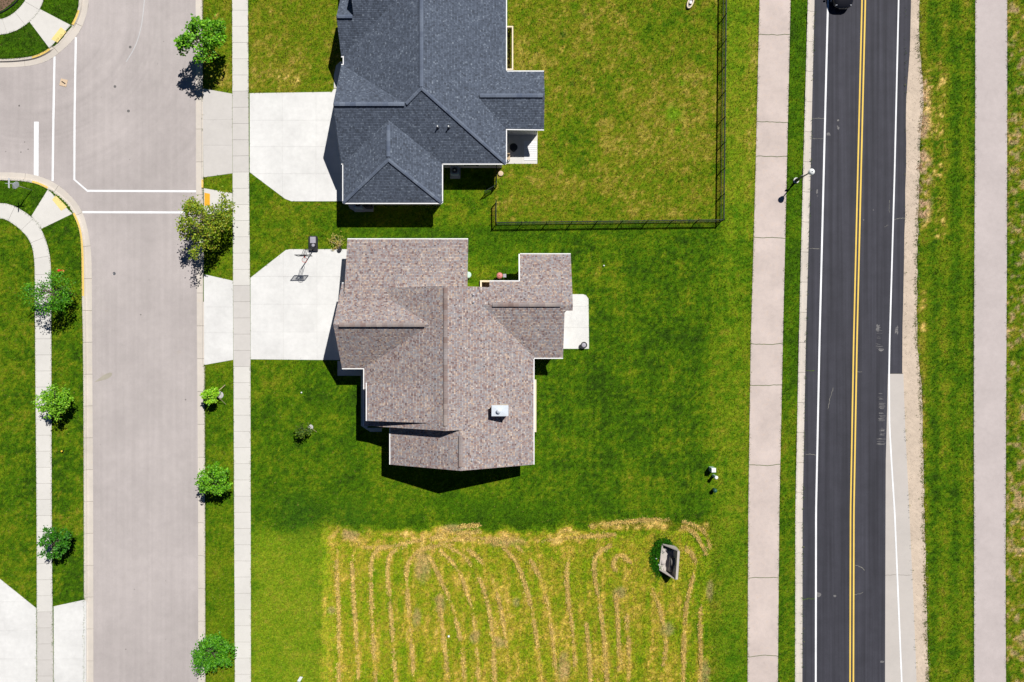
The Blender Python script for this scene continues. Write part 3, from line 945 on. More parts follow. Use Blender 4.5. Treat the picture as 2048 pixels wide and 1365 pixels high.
def kerb(name, inner, outer, seg, label, zlow=STZ, drops=DROPS, headw=0.26, zh=0.022):
    root = None
    n = int(length_px(inner) / seg)
    sub = 6
    I, O = match(inner, outer, n * sub + 1)
    prof = [(0.0, 'h'), (headw, 'h'), (headw + 0.07, 'g'), (1.0, 's')]
    for k in range(n):
        g = Geo(); rows = []
        for j in range(sub + 1):
            i = k * sub + j
            a, b = I[i], O[i]
            if j in (0, sub):   # open joint
                nb = I[min(i + 1, n * sub)] - I[max(i - 1, 0)]; nb = nb / (np.hypot(*nb) + 1e-9)
                s = 0.28 if j == 0 else -0.28
                a = a + nb * s; b = b + nb * s
            low = in_any(a, drops)
            zz = {'h': zlow + 0.035 if low else zh, 'g': zlow + 0.004, 's': zlow + 0.012}
            row = []
            for t, key in prof:
                q = a + (b - a) * t
                x, y = P2(q); row.append((x, y, zz[key]))
            x, y = P2(b); row.append((x, y, zlow - 0.25))
            x, y = P2(a); row.append((x, y, zlow - 0.25))
            rows.append(row)
        m = len(rows[0])
        vs = [v for r in rows for v in r]; fs = []
        for j in range(sub):
            for i in range(m):
                i2 = (i + 1) % m
                fs.append((j * m + i, (j + 1) * m + i, (j + 1) * m + i2, j * m + i2))
        fs.append(tuple(range(m))); fs.append(tuple(sub * m + i for i in range(m - 1, -1, -1)))
        g.add(vs, fs)
        # orientation: make the top face point up
        p0, p1, p2 = (Vector(vs[i]) for i in (fs[0][0], fs[0][1], fs[0][2]))
        if (p1 - p0).cross(p2 - p0).z < 0:
            g.f = [f[::-1] for f in g.f]
        if root is None:
            root = empty(name, W(*((I[0] + O[0]) / 2)), label, 'kerb')
            root['kind'] = 'structure'
        build('kerb_stone', g, M['kerb'], root)
    return root


k_nw = kerb('kerb', NW_IN, NW_OUT, 62, 'concrete kerb and gutter rounding the upper left street corner')
k_sw = kerb('kerb', SW_IN, SW_OUT, 63, 'concrete kerb and gutter rounding the lower left corner and running down the street')
k_e = kerb('kerb', E_IN, E_OUT, 64, 'concrete kerb and gutter along the house side of the street')


def strip_along(inner, outer, t0, t1, i0, i1, z0, z1, n=400):
    I, O = match(inner, outer, n + 1)
    g = Geo(); vs = []; fs = []
    for i in range(i0, i1 + 1):
        for t, z in ((t0, z0), (t1, z1)):
            q = I[i] + (O[i] - I[i]) * t
            x, y = P2(q); vs.append((x, y, z))
    for i in range(i1 - i0):
        fs.append((2 * i, 2 * i + 1, 2 * i + 3, 2 * i + 2))
    g.add(vs, fs)
    p0, p1, p2 = (Vector(vs[i]) for i in fs[0][:3])
    if (p1 - p0).cross(p2 - p0).z < 0: g.f = [f[::-1] for f in g.f]
    return g


def near_index(line, p, n=400):
    L = resample(line, n + 1)
    return int(np.argmin(np.hypot(L[:, 0] - p[0], L[:, 1] - p[1])))


for root, inn, out, a, b in ((k_nw, NW_IN, NW_OUT, (157, 20), (144, 49)), (k_nw, NW_IN, NW_OUT, (98, 98), (64, 114)), (k_sw, SW_IN, SW_OUT, (64, 365.5), (97, 379)), (k_sw, SW_IN, SW_OUT, (146, 429), (164, 594)), (k_e, E_IN, E_OUT, (407, 357), (407, 375))):
    i0, i1 = near_index(inn, a), near_index(inn, b)
    if i1 < i0: i0, i1 = i1, i0
    build('yellow_kerb_paint', strip_along(inn, out, 0.01, 0.25, i0, max(i1, i0 + 1), 0.027, 0.027), M['kerb_yellow'], root)


def ribbon(pts, w, z, jag=0.0):
    """flat line of paint or a crack along pixel points, width in px"""
    p = np.array(pts, float); g = Geo(); vs = []
    for i in range(len(p)):
        d = p[min(i + 1, len(p) - 1)] - p[max(i - 1, 0)]; d = d / np.hypot(*d)
        nrm = np.array([-d[1], d[0]])
        ww = w * (1 + jag * RNG.uniform(-1, 1))
        for s in (-1, 1):
            x, y = P2(p[i] + nrm * s * ww / 2); vs.append((x, y, z))
    fs = [(2 * i, 2 * i + 1, 2 * i + 3, 2 * i + 2) for i in range(len(p) - 1)]
    g.add(vs, fs)
    p0, p1, p2 = (Vector(vs[i]) for i in fs[0][:3])
    if (p1 - p0).cross(p2 - p0).z < 0: g.f = [f[::-1] for f in g.f]
    return g


MZ = STZ + 0.006
for nm, pts, w, mt in (('crosswalk_line', [(107.3, 112), (105, 240), (103.5, 362)], 4.2, 'white_paint'), ('crosswalk_line', [(150, 74), (147.5, 230), (147, 359), (173, 381.5), (391, 382.5)], 4.0, 'white_paint'),
                       ('crosswalk_line', [(163, 424.3), (280, 424.6), (392, 425)], 4.2, 'white_paint'), ('stop_bar', [(71, 243), (70.5, 352)], 9.5, 'white_paint')):
    build(nm, ribbon(pts, w, MZ), M[mt], street)
build('faded_curve_line', ribbon(smooth_line([(288, -8), (285, 25), (281, 55), (270, 92), (251, 123)]), 1.7, MZ), M['worn_paint'], street)
g = Geo(); g.sheet([P2(p) for p in smooth_line([(187, 765), (196, 758), (206, 750), (222, 744), (223, 752), (212, 759), (200, 762), (187, 765)], 1)], MZ)
build('tan_stain', g, m_concrete('tan_stain', (0.36, 0.33, 0.27), 0.1, 0, 0.08), street)

for (x, y, r) in ((36.5, 211, 2.2), (47.5, 284, 1.3), (54.5, 298, 1.4), (40, 304, 1.5), (9.5, 303, 1.1), (326, 82, .9), (201, 194, .8), (314, 127, .8), (258, 319, .7), (297, 560, .9), (330, 1163, .8), (267, 1180, 1.0), (250, 1300, 1.2), (199, 890, .7), (330, 1280, .7), (370, 800, 1.4), (280, 630, 1.6)):
    g = Geo(); g.sheet([P2((x + r * RNG.uniform(.6, 1.2) * math.cos(k * .785), y + r * RNG.uniform(.6, 1.2) * math.sin(k * .785))) for k in range(8)], MZ)
    build('oil_spot', g, M['headwall_dark'], street)
for (x, y, r) in ((260.5, 94.5, 2.6), (230, 173.5, 2.6), (257, 222.5, 2.8), (228.5, 547.5, 3.2)):
    c = W(x, y, STZ)
    g = Geo(); g.lathe((c.x, c.y, STZ - 0.05), [(r / S, 0), (r / S, 0.062), (r / S * 0.86, 0.064), (r / S * 0.80, 0.058), (0.02, 0.058)], 20)
    o = build('valve_cover', g, m_plain('iron_cover', (0.14, 0.135, 0.13), 0.6) if r < 3 else M['chrome'])
    tag(o, {260.5: 'small round iron valve cover nearest the faded curved line', 230: 'small round iron valve cover farthest left in the junction', 257: 'small round iron valve cover lowest in the junction',
            228.5: 'round iron valve cover alone in the street below the crosswalk'}[x], 'valve cover', 'valve covers in the street')

# tan board with a dark slot lying on the street
e = empty('cardboard_sheet', W(127.5, 166, STZ), 'tan square cardboard sheet with a dark slot lying between the crosswalk lines', 'cardboard')
ca = math.radians(-14)


def rot2(c, dx, dy, a): return (c.x + (dx * math.cos(a) - dy * math.sin(a)) / S, c.y + (dx * math.sin(a) + dy * math.cos(a)) / S)


c = W(127.5, 166, STZ)
g = Geo(); g.prism([rot2(c, *q, ca) for q in ((-7, -7), (7, -7), (7, 7), (-7, 7))], STZ + 0.004, STZ + 0.035); build('sheet', g, M['card'], e)
g = Geo(); g.prism([rot2(c, *q, ca - 0.35) for q in ((-4.5, -1), (4.5, -1), (4.5, 1), (-4.5, 1))], STZ + 0.03, STZ + 0.045); build('slot', g, M['black_plastic'], e)


# ------------------------------------------------------------------ pavements
def slabs(root, L, R, step, mat, zt=0.025, names='paving_slab', gap=0.42, first=0.0, alt=None, jag=0.0):
    n = max(1, int(round(length_px(L) / step)))
    sub = 3
    A, B = match(L, R, n * sub + 1)
    for k in range(n):
        ring_a = [A[k * sub + j].copy() for j in range(sub + 1)]; ring_b = [B[k * sub + j].copy() for j in range(sub + 1)]
        for ring in (ring_a, ring_b):
            d = ring[1] - ring[0]; d = d / np.hypot(*d); ring[0] += d * gap / 2
            d = ring[-1] - ring[-2]; d = d / np.hypot(*d); ring[-1] -= d * gap / 2
        cy_ = ring_a[1]
        if not (-380 < cy_[1] < 1760 and -380 < cy_[0] < 2400): continue
        poly = [P2(p) for p in ring_a] + [P2(p) for p in ring_b[::-1]]
        g = Geo(); tilt = RNG.uniform(-0.004, 0.004)
        g.prism(poly, -0.12, zt + tilt)
        m = mat
        if alt and in_any(cy_, alt[0]): m = alt[1]
        build(names, g, m, root)


def walk(name, label, L, R, step, mat, alt=None, bedz=-0.01):
    pts = [P2(p) for p in L] + [P2(p) for p in R[::-1]]
    g = Geo(); g.sheet(pts, bedz + 0.014)
    root = build(name, g, M['bed'])
    tag(root, label, 'pavement', kind='structure')
    slabs(root, L, R, step, mat, alt=alt)
    return root


tl = lambda tb, y0=-400, y1=1770, k=60: [(interp(tb, y), y) for y in np.linspace(y0, y1, k)]
walk('sidewalk', 'long straight concrete sidewalk in front of both houses', tl(WALK_E_L), tl(WALK_E_R), 32.35, M['conc'], alt=([(460, 186, 470, 350), (460, 558, 470, 722)], M['conc_grey']))
walk('sidewalk', 'concrete sidewalk curving round the lower left street corner', SWALK_IN, SWALK_OUT, 31.9, M['conc'], alt=([(60, 1210, 110, 1500)], M['conc_grey']))
walk('sidewalk', 'concrete sidewalk curving round the upper left street corner', NWALK_IN, NWALK_OUT, 29.0, M['conc'])


def panels(name, poly, xs, ys, mat, label, zt=0.02, kind='structure', gap=0.2, cat='driveway', bed=True):
    g = Geo(); g.sheet([P2(p) for p in poly], 0.006)
    root = build(name, g, M['bed_pale'])
    tag(root, label, cat, kind=kind)
    xs = [-999] + xs + [9999]; ys = [-999] + ys + [9999]
    for i in range(len(xs) - 1):
        for j in range(len(ys) - 1):
            p = clip_rect(list(poly), xs[i] + gap / 2, ys[j] + gap / 2, xs[i + 1] - gap / 2, ys[j + 1] - gap / 2)
            if len(p) < 3: continue
            a = abs(sum(p[k][0] * p[(k + 1) % len(p)][1] - p[(k + 1) % len(p)][0] * p[k][1] for k in range(len(p)))) / 2
            if a < 12: continue
            gg = Geo(); gg.prism([P2(q) for q in p], -0.1, zt + RNG.uniform(-0.002, 0.002))
            build('concrete_panel', gg, mat, root)
    return root


panels('driveway', DRIVE_A, [565, 632], [241, 294, 348], M['conc_white'], 'white concrete driveway of the blue grey roofed house')
panels('driveway', DRIVE_B, [567, 634], [553.5, 609, 664.5], M['conc_white'], 'white concrete driveway with the basketball hoop')
panels('driveway', DRIVE_C, [28, -40], [1204, 1262, 1318], M['conc_white'], 'bright white driveway at the lower left edge')
panels('apron', APRON_A, [], [240, 291], M['conc_grey'], 'grey concrete apron between street and upper driveway')
panels('apron', APRON_B, [], [614.5, 666], M['conc_white'], 'white concrete apron between street and lower driveway')
panels('apron', APRON_C, [], [1262, 1318], M['conc_white'], 'white concrete apron at the lower left driveway')
panels('kerb_ramp', RAMP_NW, [], [], M['conc'], 'concrete kerb ramp with pale yellow pad at the upper left corner', cat='ramp')
panels('kerb_ramp', RAMP_SW, [], [], M['conc'], 'concrete kerb ramp with pale yellow pad at the lower left corner', cat='ramp')
panels('kerb_ramp', RAMP_E, [], [], M['conc'], 'concrete kerb ramp with orange pad under the spreading tree', cat='ramp')
panels('walkway', WALKWAY_B, [], [752.5, 806], M['conc'], 'concrete front walkway in the shade of the brown roofed house', cat='walkway')
panels('walkway', WALKWAY_A, [], [], M['conc'], 'concrete front walkway beside the blue grey roofed house', cat='walkway')
panels('patio', PATIO_B, [], [613.5, 655.5], M['conc_white'], 'white concrete patio with a rounded corner behind the brown roofed house', cat='patio')
panels('patio', PATIO_A, [1044], [], M['conc'], 'pale concrete patio behind the blue grey roofed house', cat='patio')
panels('equipment_pad', PAD_A, [], [], M['conc_grey'], 'shaded concrete pad beside the blue grey garage wing', cat='pad')
for poly, mt, lb in (([(122, 55), (133, 64), (115, 86), (103, 79)], 'tactile', 'pale yellow tactile pad on the upper left kerb ramp'), ([(111.6, 391), (134.5, 414.7), (123, 422), (104.6, 399.8)], 'tactile', 'pale yellow tactile pad on the lower left kerb ramp'),
                     ([(409, 386), (420, 388), (420, 412), (409, 412)], 'tactile_orange', 'orange yellow tactile pad under the spreading tree')):
    e = empty('tactile_pad', W(*poly[0]), lb, 'tactile pad', 'tactile pads on the kerb ramps')
    g = Geo(); g.prism([P2(p) for p in poly], 0.0, 0.030); build('plate', g, M[mt], e)
    g = Geo(); A, B, Cc, D = (np.array(p) for p in poly)
    for i in range(1, 9):
        for j in range(1, 6):
            u, v = i / 9, j / 6
            q = (A * (1 - u) + B * u) * (1 - v) + (D * (1 - u) + Cc * u) * v
            x, y = P2(q); g.lathe((x, y, 0.03), [(0.022, 0), (0.016, 0.008)], 6)
    o = build('dome', g, M[mt], e); o['kind'] = 'stuff'

# ------------------------------------------------------------------ the right-hand road
RZ = -0.11
ys_a = list(np.linspace(-400, 747.5, 26)); ys_b = list(np.linspace(747.5, 1770, 22))
poly = [(interp(KERB_R_OUT, y), y) for y in ys_a + ys_b[1:]] + [(interp(ASPH_R2, y), y) for y in ys_b[::-1]] + [(interp(ASPH_R, y) + RNG.uniform(-.7, .7), y) for y in ys_a[::-1]]
g = Geo(); g.sheet([P2(p) for p in poly], RZ)
road = build('road', g, M['road'])
tag(road, 'dark asphalt two lane road with yellow centre lines', 'road', kind='structure')
for tb, dx, w, mt, nm in ((WLINE_L, 0, 3.6, 'white_paint', 'edge_line'), (WLINE_R, 0, 3.0, 'white_paint', 'edge_line'), (YLINE, -3.3, 3.0, 'yellow_paint', 'centre_line'), (YLINE, 3.3, 3.0, 'yellow_paint', 'centre_line')):
    build(nm, ribbon([(interp(tb, y) + dx, y) for y in np.linspace(-400, 1770, 90)], w, RZ + 0.012), M[mt], road)
# concrete widening strip in panels split at its crack
g = Geo(); yy = np.linspace(748, 1770, 24)
g.sheet([P2((interp(ASPH_R2, y) - 0.3, y)) for y in yy] + [P2((interp(STRIP_R, y), y)) for y in yy[::-1]], RZ - 0.004)
strip = build('road_shoulder', g, M['bed'])
tag(strip, 'pale concrete widening strip beside the dark road', 'shoulder', kind='structure')
jag = [(0.0, 0), (0.25, 0.6), (0.5, 1.2), (0.75, -0.4), (1.0, -0.6)]


def path_panels(root, LT, RT, cuts, mat, zt, gap=1.25, zb=-0.1):
    for a, b in zip(cuts[:-1], cuts[1:]):
        top = [(interp(LT, a) + (interp(RT, a) - interp(LT, a)) * t, a + cutj[a][k] + gap / 2) for k, t in enumerate(np.linspace(0, 1, 13))]
        bot = [(interp(LT, b) + (interp(RT, b) - interp(LT, b)) * t, b + cutj[b][k] - gap / 2) for k, t in enumerate(np.linspace(0, 1, 13))]
        ym = np.linspace(a, b, 8)[1:-1]
        rt = [(interp(RT, y), y) for y in ym]; lt = [(interp(LT, y), y) for y in ym]
        g = Geo(); g.prism([P2(p) for p in top + rt + bot[::-1] + lt[::-1]], zb, zt)
        build('concrete_section', g, mat, root)


def cutmap(cuts, amp):
    r = {}
    for c in cuts:
        v = 0; a = []
        for k in range(13):
            v += RNG.uniform(-amp, amp); a.append(v)
        r[c] = a
    return r


cuts = [748, 1152, 1770]; cutj = cutmap(cuts, 0.8); cutj[748] = [0] * 13
path_panels(strip, [(y, x - 0.2) for y, x in ASPH_R2], STRIP_R, cuts, M['shoulder'], RZ + 0.006, 0.7, RZ - 0.1)

# gravel shoulder
g = Geo(); vs = []; yy = np.linspace(-400, 1770, 420); K = 6
for y in yy:
    x0 = interp(ASPH_R, y) if y < 747 else interp(STRIP_R, y)
    x1 = interp(GRAV_R, y) + 4.5 * (fbm(np.array([y / 14]), np.array([3.3]), 51, 3)[0] - 0.35)
    for k in range(K):
        t = k / (K - 1); x = x0 - 0.4 + (x1 - x0 + 0.4) * t
        a, b = P2((x, y)); vs.append((a, b, RZ - 0.004 + (0.012 - RZ) * t + RNG.uniform(-.008, .008) * (0 < k)))
fs = [(i * K + k, (i + 1) * K + k, (i + 1) * K + k + 1, i * K + k + 1) for i in range(len(yy) - 1) for k in range(K - 1)]
g.add(vs, fs)
gravel = build('gravel_shoulder', g, M['gravel'])
tag(gravel, 'sandy gravel shoulder between road and grass', 'gravel', kind='structure')
g = Geo()
for i in range(3200):
    y = RNG.uniform(-20, 1385); x0 = interp(ASPH_R, y) if y < 747 else interp(STRIP_R, y); x1 = interp(GRAV_R, y)
    t = RNG.random() ** 0.8; x = x0 + (x1 - x0 + 5) * t; a, b = P2((x, y)); r = RNG.uniform(0.015, 0.05); z = RZ + (0.012 - RZ) * min(1, t)
    q = RNG.uniform(0, 6)
    g.add([(a + r * math.cos(q + k * 2.1), b + r * math.sin(q + k * 2.1), z) for k in range(3)] + [(a, b, z + r * 0.8)], [(0, 1, 3), (1, 2, 3), (2, 0, 3)])
o = build('gravel_stones', g, M['stone']); tag(o, 'loose stones scattered over the gravel shoulder', 'stones', kind='stuff')


def kerb_line(tb): return [(interp(tb, y), y) for y in np.linspace(-400, 1770, 80)]


kerb('kerb', kerb_line(KERB_R_IN), kerb_line(KERB_R_OUT), 60, 'concrete kerb between grass verge and dark road', zlow=RZ, drops=[], headw=0.30)

# multi-use paths
def path(name, label, LT, RT, cuts, mat, jagamp, weeds):
    global cutj
    yy = np.linspace(-400, 1770, 40)
    g = Geo(); g.sheet([P2((interp(LT, y), y)) for y in yy] + [P2((interp(RT, y), y)) for y in yy[::-1]], 0.004)
    root = build(name, g, M['bed'] if not weeds else M['weed'])
    tag(root, label, 'path', kind='structure')
    cutj = cutmap(cuts, jagamp)
    path_panels(root, LT, RT, cuts, mat, 0.022)
    return root


path('footpath', 'cracked pinkish concrete path between the yards and the road', PATH_L, PATH_R, [-400, 70, 244, 314, 475, 687, 770, 930, 1157, 1313, 1770], M['path'], 1.0, True)
path('footpath', 'smooth pale path at the right edge beyond the road', PATH2_L, PATH2_R, [-400, 1770], M['path2'], 0.0, False)

# cracks and scuffs on the dark road
def crack(pts, w, mt, z=RZ + 0.008, jag=0.5):
    p = resample(pts, max(4, int(length_px(pts) / 2.2)))
    p[1:-1] += NR.normal(0, 0.45, p[1:-1].shape)
    build('crack', ribbon(p, w, z, jag), M[mt], road)


for pts, w, mt in (([(1613, 742), (1630, 742)], 1.3, 'weed'), ([(1606, 1201), (1618, 1198), (1632, 1199)], 1.6, 'weed'), ([(1612, 909), (1632, 911)], .6, 'crack_pale'), ([(1620, 497), (1640, 498)], .6, 'crack_pale'), ([(1626, 277), (1648, 277)], .5, 'crack_pale'),
                   ([(1625, 236), (1650, 237)], .6, 'crack_pale'), ([(1787, 440), (1800, 437), (1812, 436)], .7, 'crack_pale'), ([(1657, 819), (1661, 798), (1667, 776)], .6, 'crack_pale'), ([(1712, 1132), (1722, 1134), (1730, 1142)], .9, 'crack_pale'),
                   ([(1715, 744), (1725, 744)], .6, 'crack_pale'), ([(1708, 1191), (1720, 1189), (1727, 1186)], .5, 'crack_pale'), ([(1780, 400), (1780, 425)], .4, 'crack_pale'), ([(1770, 454), (1778, 450)], .5, 'crack_pale')):
    crack(pts, w, mt)
# scuffed pale patches by the concrete strip, patches of worn aggregate
t = NT('worn_aggregate', 0.9, 0.2)
co = t.world_coords((0.7, 6.0, 1)); n1 = t.noise(co, 1.0, 5, 0.7); n2 = t.noise(t.world_coords(), 16, 3, 0.7)
v = t.math('MULTIPLY', t.maprange(n1, 0.35, 0.7, 0.15, 1.0), t.maprange(n2, 0.3, 0.7, 0.6, 1.2))
M['scuff'] = t.out(t.mix(v, (0.045, 0.045, 0.055), (0.27, 0.26, 0.25)), n2, 0.2, 0.01)


def blotch(name, cx, cy, rx, ry, n=18, amp=0.25):
    pts = []
    for k in range(n):
        a = 2 * math.pi * k / n; s = 1 + RNG.uniform(-amp, amp)
        ca_, sa = math.cos(a), math.sin(a)
        q = (abs(ca_) ** 4 + abs(sa) ** 4) ** -0.25
        pts.append(P2((cx + rx * ca_ * q * s, cy + ry * sa * q * s)))
    g = Geo(); g.sheet(pts, RZ + 0.007)
    build(name, g, M['scuff'], road)


for (y0, y1, n, x0, x1) in ((804, 822, 20, 1757, 1773), (826, 831, 4, 1758, 1772), (832, 843, 13, 1757, 1773), (855, 872, 12, 1759, 1772), (876, 892, 12, 1754, 1773), (784, 800, 9, 1756, 1770), (655, 700, 14, 1752, 1768)):
    for k in range(n):
        y = RNG.uniform(y0, y1); a = RNG.uniform(x0, x0 + 5); b = RNG.uniform(x1 - 6, x1)
        if RNG.random() < 0.4: b = a + RNG.uniform(2, 6)
        build('scuff_mark', ribbon([(a, y), ((a + b) / 2, y + RNG.uniform(-.3, .3)), (b, y)], RNG.uniform(.35, 1.0), RZ + 0.006 + 0.0001 * k, .3), M['scuff'], road)
for a in ((1638, 1191, 4, 4, 12, .4), (1671, 1193, 3, 2, 10, .4), (1635, 383, 1.6, 4, 10, .4), (1636, 392, 1.5, 1.4, 8, .4),
          (1766, 1325, 4, 1.6, 10, .4), (1677, 241, 2, 2, 10, .2), (1677, 255, 2, 4, 10, .5), (1658, 268, 3, 3, 10, .5), (1748, 420, 1.3, 1.1, 8, .3), (1728, 440, 1.6, 1.2, 8, .3), (1757, 655, 4, 7, 10, .5), (1795, 660, 3, 8, 10, .5), (1762, 700, 5, 3, 10, .5)):
    blotch('worn_patch', *a)


# ------------------------------------------------------------------ houses
def roof_slab(house, poly, hf, mat, th=0.17, name='roof_plane', side=None):
    """poly in plan pixels from centre (y down); hf(x,y) height; shingles laid along the eave"""
    g = Geo()
    poly = [tuple(p) for p in poly]
    a = sum(poly[i][0] * poly[(i + 1) % len(poly)][1] - poly[(i + 1) % len(poly)][0] * poly[i][1] for i in range(len(poly)))
    if a > 0: poly = poly[::-1]      # y is down: make it ccw in world
    n = len(poly)
    top = [T(x, y, hf(x, y)) for x, y in poly]; bot = [v - Vector((0, 0, th)) for v in top]
    g.add(top + bot, [tuple(range(n))], 0)
    g.f.append(tuple(range(2 * n - 1, n - 1, -1))); g.m.append(1)
    for i in range(n):
        j = (i + 1) % n
        g.f.append((i, n + i, n + j, j)); g.m.append(1)
    o = build(name, g, [mat, side or M['white_trim']], house)
    # uv: u along eave, v up the slope
    gxx = (hf(1, 0) - hf(0, 0)) * S; gyy = -(hf(0, 1) - hf(0, 0)) * S
    gv = Vector((gxx, gyy)); L = gv.length; gv.normalize(); ev = Vector((-gv.y, gv.x)); k = math.sqrt(1 + L * L)
    uvl = o.data.uv_layers.new(name='UVMap')
    org = ORIG[o]
    for lp in o.data.loops:
        p = o.data.vertices[lp.vertex_index].co + org
        q = Vector((p.x, p.y))
        uvl.data[lp.index].uv = (q.dot(ev), q.dot(gv) * k)
    return o


def caps(house, p, q, mat, w=0.34, step=0.46, th=0.05, name='ridge_cap', lift=0.02):
    p, q = Vector(p), Vector(q); d = q - p; n = max(1, int(d.length / step)); d = d / n
    for i in range(n):
        a = p + d * i + Vector((0, 0, lift)); b = p + d * (i + 1) + Vector((0, 0, lift + 0.012))
        u = d.normalized(); sd = u.cross(Vector((0, 0, 1))).normalized() * w / 2
        dz = Vector((0, 0, 0.12 * w))
        g = Geo(); t_ = Vector((0, 0, th))
        g.add([a - sd - dz, a, a + sd - dz, b - sd - dz, b, b + sd - dz, a - sd - dz + t_, a + t_, a + sd - dz + t_, b - sd - dz + t_, b + t_, b + sd - dz + t_],
              [(6, 7, 10, 9), (7, 8, 11, 10), (1, 0, 3, 4), (2, 1, 4, 5), (0, 6, 9, 3), (8, 2, 5, 11), (0, 1, 7, 6), (1, 2, 8, 7), (4, 3, 9, 10), (5, 4, 10, 11)])
        build(name, g, mat, house)


def gutter(house, p, q, out, w=0.085):
    """white gutter along an eave, p,q world points of the eave edge, out = outward horizontal direction"""
    o = Vector((out[0], out[1], 0)).normalized() * (w / 2 + 0.003)
    dz = Vector((0, 0, -0.075))
    a = Vector(p) + o + dz; b = Vector(q) + o + dz
    u = (b - a).normalized(); n = Vector((out[0], out[1], 0)).normalized()
    g = Geo()
    sec = [(-w / 2, 0.07), (w / 2, 0.07), (w / 2, -0.06), (-w / 2 + 0.03, -0.06), (-w / 2, -0.03)]
    vs = [e + n * s + Vector((0, 0, z)) for e in (a, b) for s, z in sec]
    m = len(sec)
    g.add(vs, [tuple(range(m)), tuple(range(2 * m - 1, m - 1, -1))] + [(i, m + i, m + (i + 1) % m, (i + 1) % m) for i in range(m)])
    build('gutter', g, M['white_trim'], house)


def m_cap(name, cols):
    t = NT(name, 0.9, 0.15)
    oi = t.n('ShaderNodeObjectInfo')
    c = t.ramp(oi.outputs['Random'], [(i / (len(cols) - 1), lin(k)) for i, k in enumerate(cols)])
    n = t.noise(t.coords(), 12, 3)
    return t.out(t.scale(c, t.maprange(n, 0.3, 0.7, 0.85, 1.15)), n, 0.2, 0.005)


M['brown_cap'] = m_cap('brown_ridge_shingle', [(124, 106, 100), (142, 134, 132), (134, 120, 116), (156, 146, 140), (132, 112, 106), (148, 142, 142)])
M['blue_cap'] = m_cap('slate_ridge_shingle', [(84, 93, 110), (98, 107, 122), (90, 99, 115), (108, 117, 131), (80, 88, 104)])


def gable_wall(house, x0, x1, y0, y1, eave, ridge, axis_, mat, z0=-0.2, hf=None):
    """solid wall body under a gable: plan px; axis 'x' ridge runs along x"""
    g = Geo()
    if axis_ == 'x':
        ym = (y0 + y1) / 2
        sec = [(y0, z0), (y1, z0), (y1, eave), (ym, ridge), (y0, eave)]
        vs = [T(x, y, z) for x in (x0, x1) for y, z in sec]
    else:
        xm = (x0 + x1) / 2
        sec = [(x0, z0), (x1, z0), (x1, eave), (xm, ridge), (x0, eave)]
        vs = [T(x, y, z) for y in (y0, y1) for x, z in sec]
    m = 5
    fs = [tuple(range(m)), tuple(range(2 * m - 1, m - 1, -1))] + [(i, m + i, m + (i + 1) % m, (i + 1) % m) for i in range(m)]
    g.add(vs, fs)
    bmf = g
    o = build('wall', bmf, mat, house)
    import bmesh
    bm = bmesh.new(); bm.from_mesh(o.data); bmesh.ops.recalc_face_normals(bm, faces=bm.faces); bm.to_mesh(o.data); bm.free()
    return o


def wall_box(house, x0, y0, x1, y1, z1, mat, z0=-0.2):
    g = Geo(); a = T(x0, y1); b = T(x1, y0); g.box(a.x, a.y, z0, b.x, b.y, z1)
    return build('wall', g, mat, house)


def opening(house, kind, x, y, nrm, w, h, z, mat, frame):
    """door or window leaf set in a wall: plan px position of its middle, outward normal"""
    c = T(x, y); n = Vector((nrm[0], nrm[1], 0)); t_ = Vector((-n.y, n.x, 0))
    def slab(ww, z0, z1, d0, d1):
        g = Geo(); p = [c + t_ * ww / 2 + n * d0, c - t_ * ww / 2 + n * d0, c - t_ * ww / 2 + n * d1, c + t_ * ww / 2 + n * d1]
        g.prism([(v.x, v.y) for v in p], z0, z1); return g
    f = build(kind, slab(w + 0.16, z - 0.08, z + h + 0.08, -0.05, 0.03), frame, house)
    build('pane' if kind == 'window' else 'door_panel', slab(w, z, z + h, 0.0, 0.045), mat, f)


# ---- brown house
HB = empty('brown_house', T(-100, 60, 0), 'house with speckled brown shingle roof and white metal chimney', 'house')
BR = M['brown_roof']
kA = 0.47 / S
fAw = lambda x, y: 3.0 + kA * (x + 282)
fAe = lambda x, y: 3.05 + kA * (41 - x)
RAx = -119.4
fBw = lambda x, y: 3.05 + 0.02158 * (x + 232)
kC = 0.78 / S
fCs = lambda x, y: 6.0 - kC * (y + 29.5)
fCn = lambda x, y: 6.0 - kC * (-29.5 - y)
fG = lambda x, y: 2.9 + 0.24 / S * (y + 194.4)
fDs = lambda x, y: 3.0 + kA * (32 - y)
fDn = lambda x, y: 3.0 + kA * (y + 165.5)
fSh = lambda x, y: 4.35 + (fAw(-148, 0) + 0.01 - 4.35) / 123.0 * (x + 271)
roof_slab(HB, [(-282, -99.5), (-282, 161.5), (RAx, 161.5), (RAx, -99.5)], fAw, BR)
roof_slab(HB, [(RAx, -99.5), (41, -99.5), (41, 235.5), (-93, 235.5), (-93, 161.5), (RAx, 161.5)], fAe, BR)
roof_slab(HB, [(-232, 152), (-232, 235.5), (-93, 235.5), (-93, 152)], fBw, BR)
roof_slab(HB, [(-324.5, -29.5), (-140, -29.5), (-140, 52), (-324.5, 52)], fCs, BR)
roof_slab(HB, [(-324.5, -29.5), (-140, -29.5), (-140, -110), (-324.5, -110)], fCn, BR)
roof_slab(HB, [(-314.5, -194.4), (-84, -194.4), (-84, -62), (-314.5, -62)], fG, BR)
roof_slab(HB, [(-62, -66.8), (97.3, -66.8), (97.3, 32), (-62, 32)], fDs, BR)
roof_slab(HB, [(-42, -66.8), (112, -66.8), (112, -165.5), (15.3, -165.5), (15.3, -111.5), (-42, -111.5)], fDn, BR)
roof_slab(HB, [(97.3, -66.8), (112, -66.8), (112, -56), (97.3, -56)], fDs, BR)
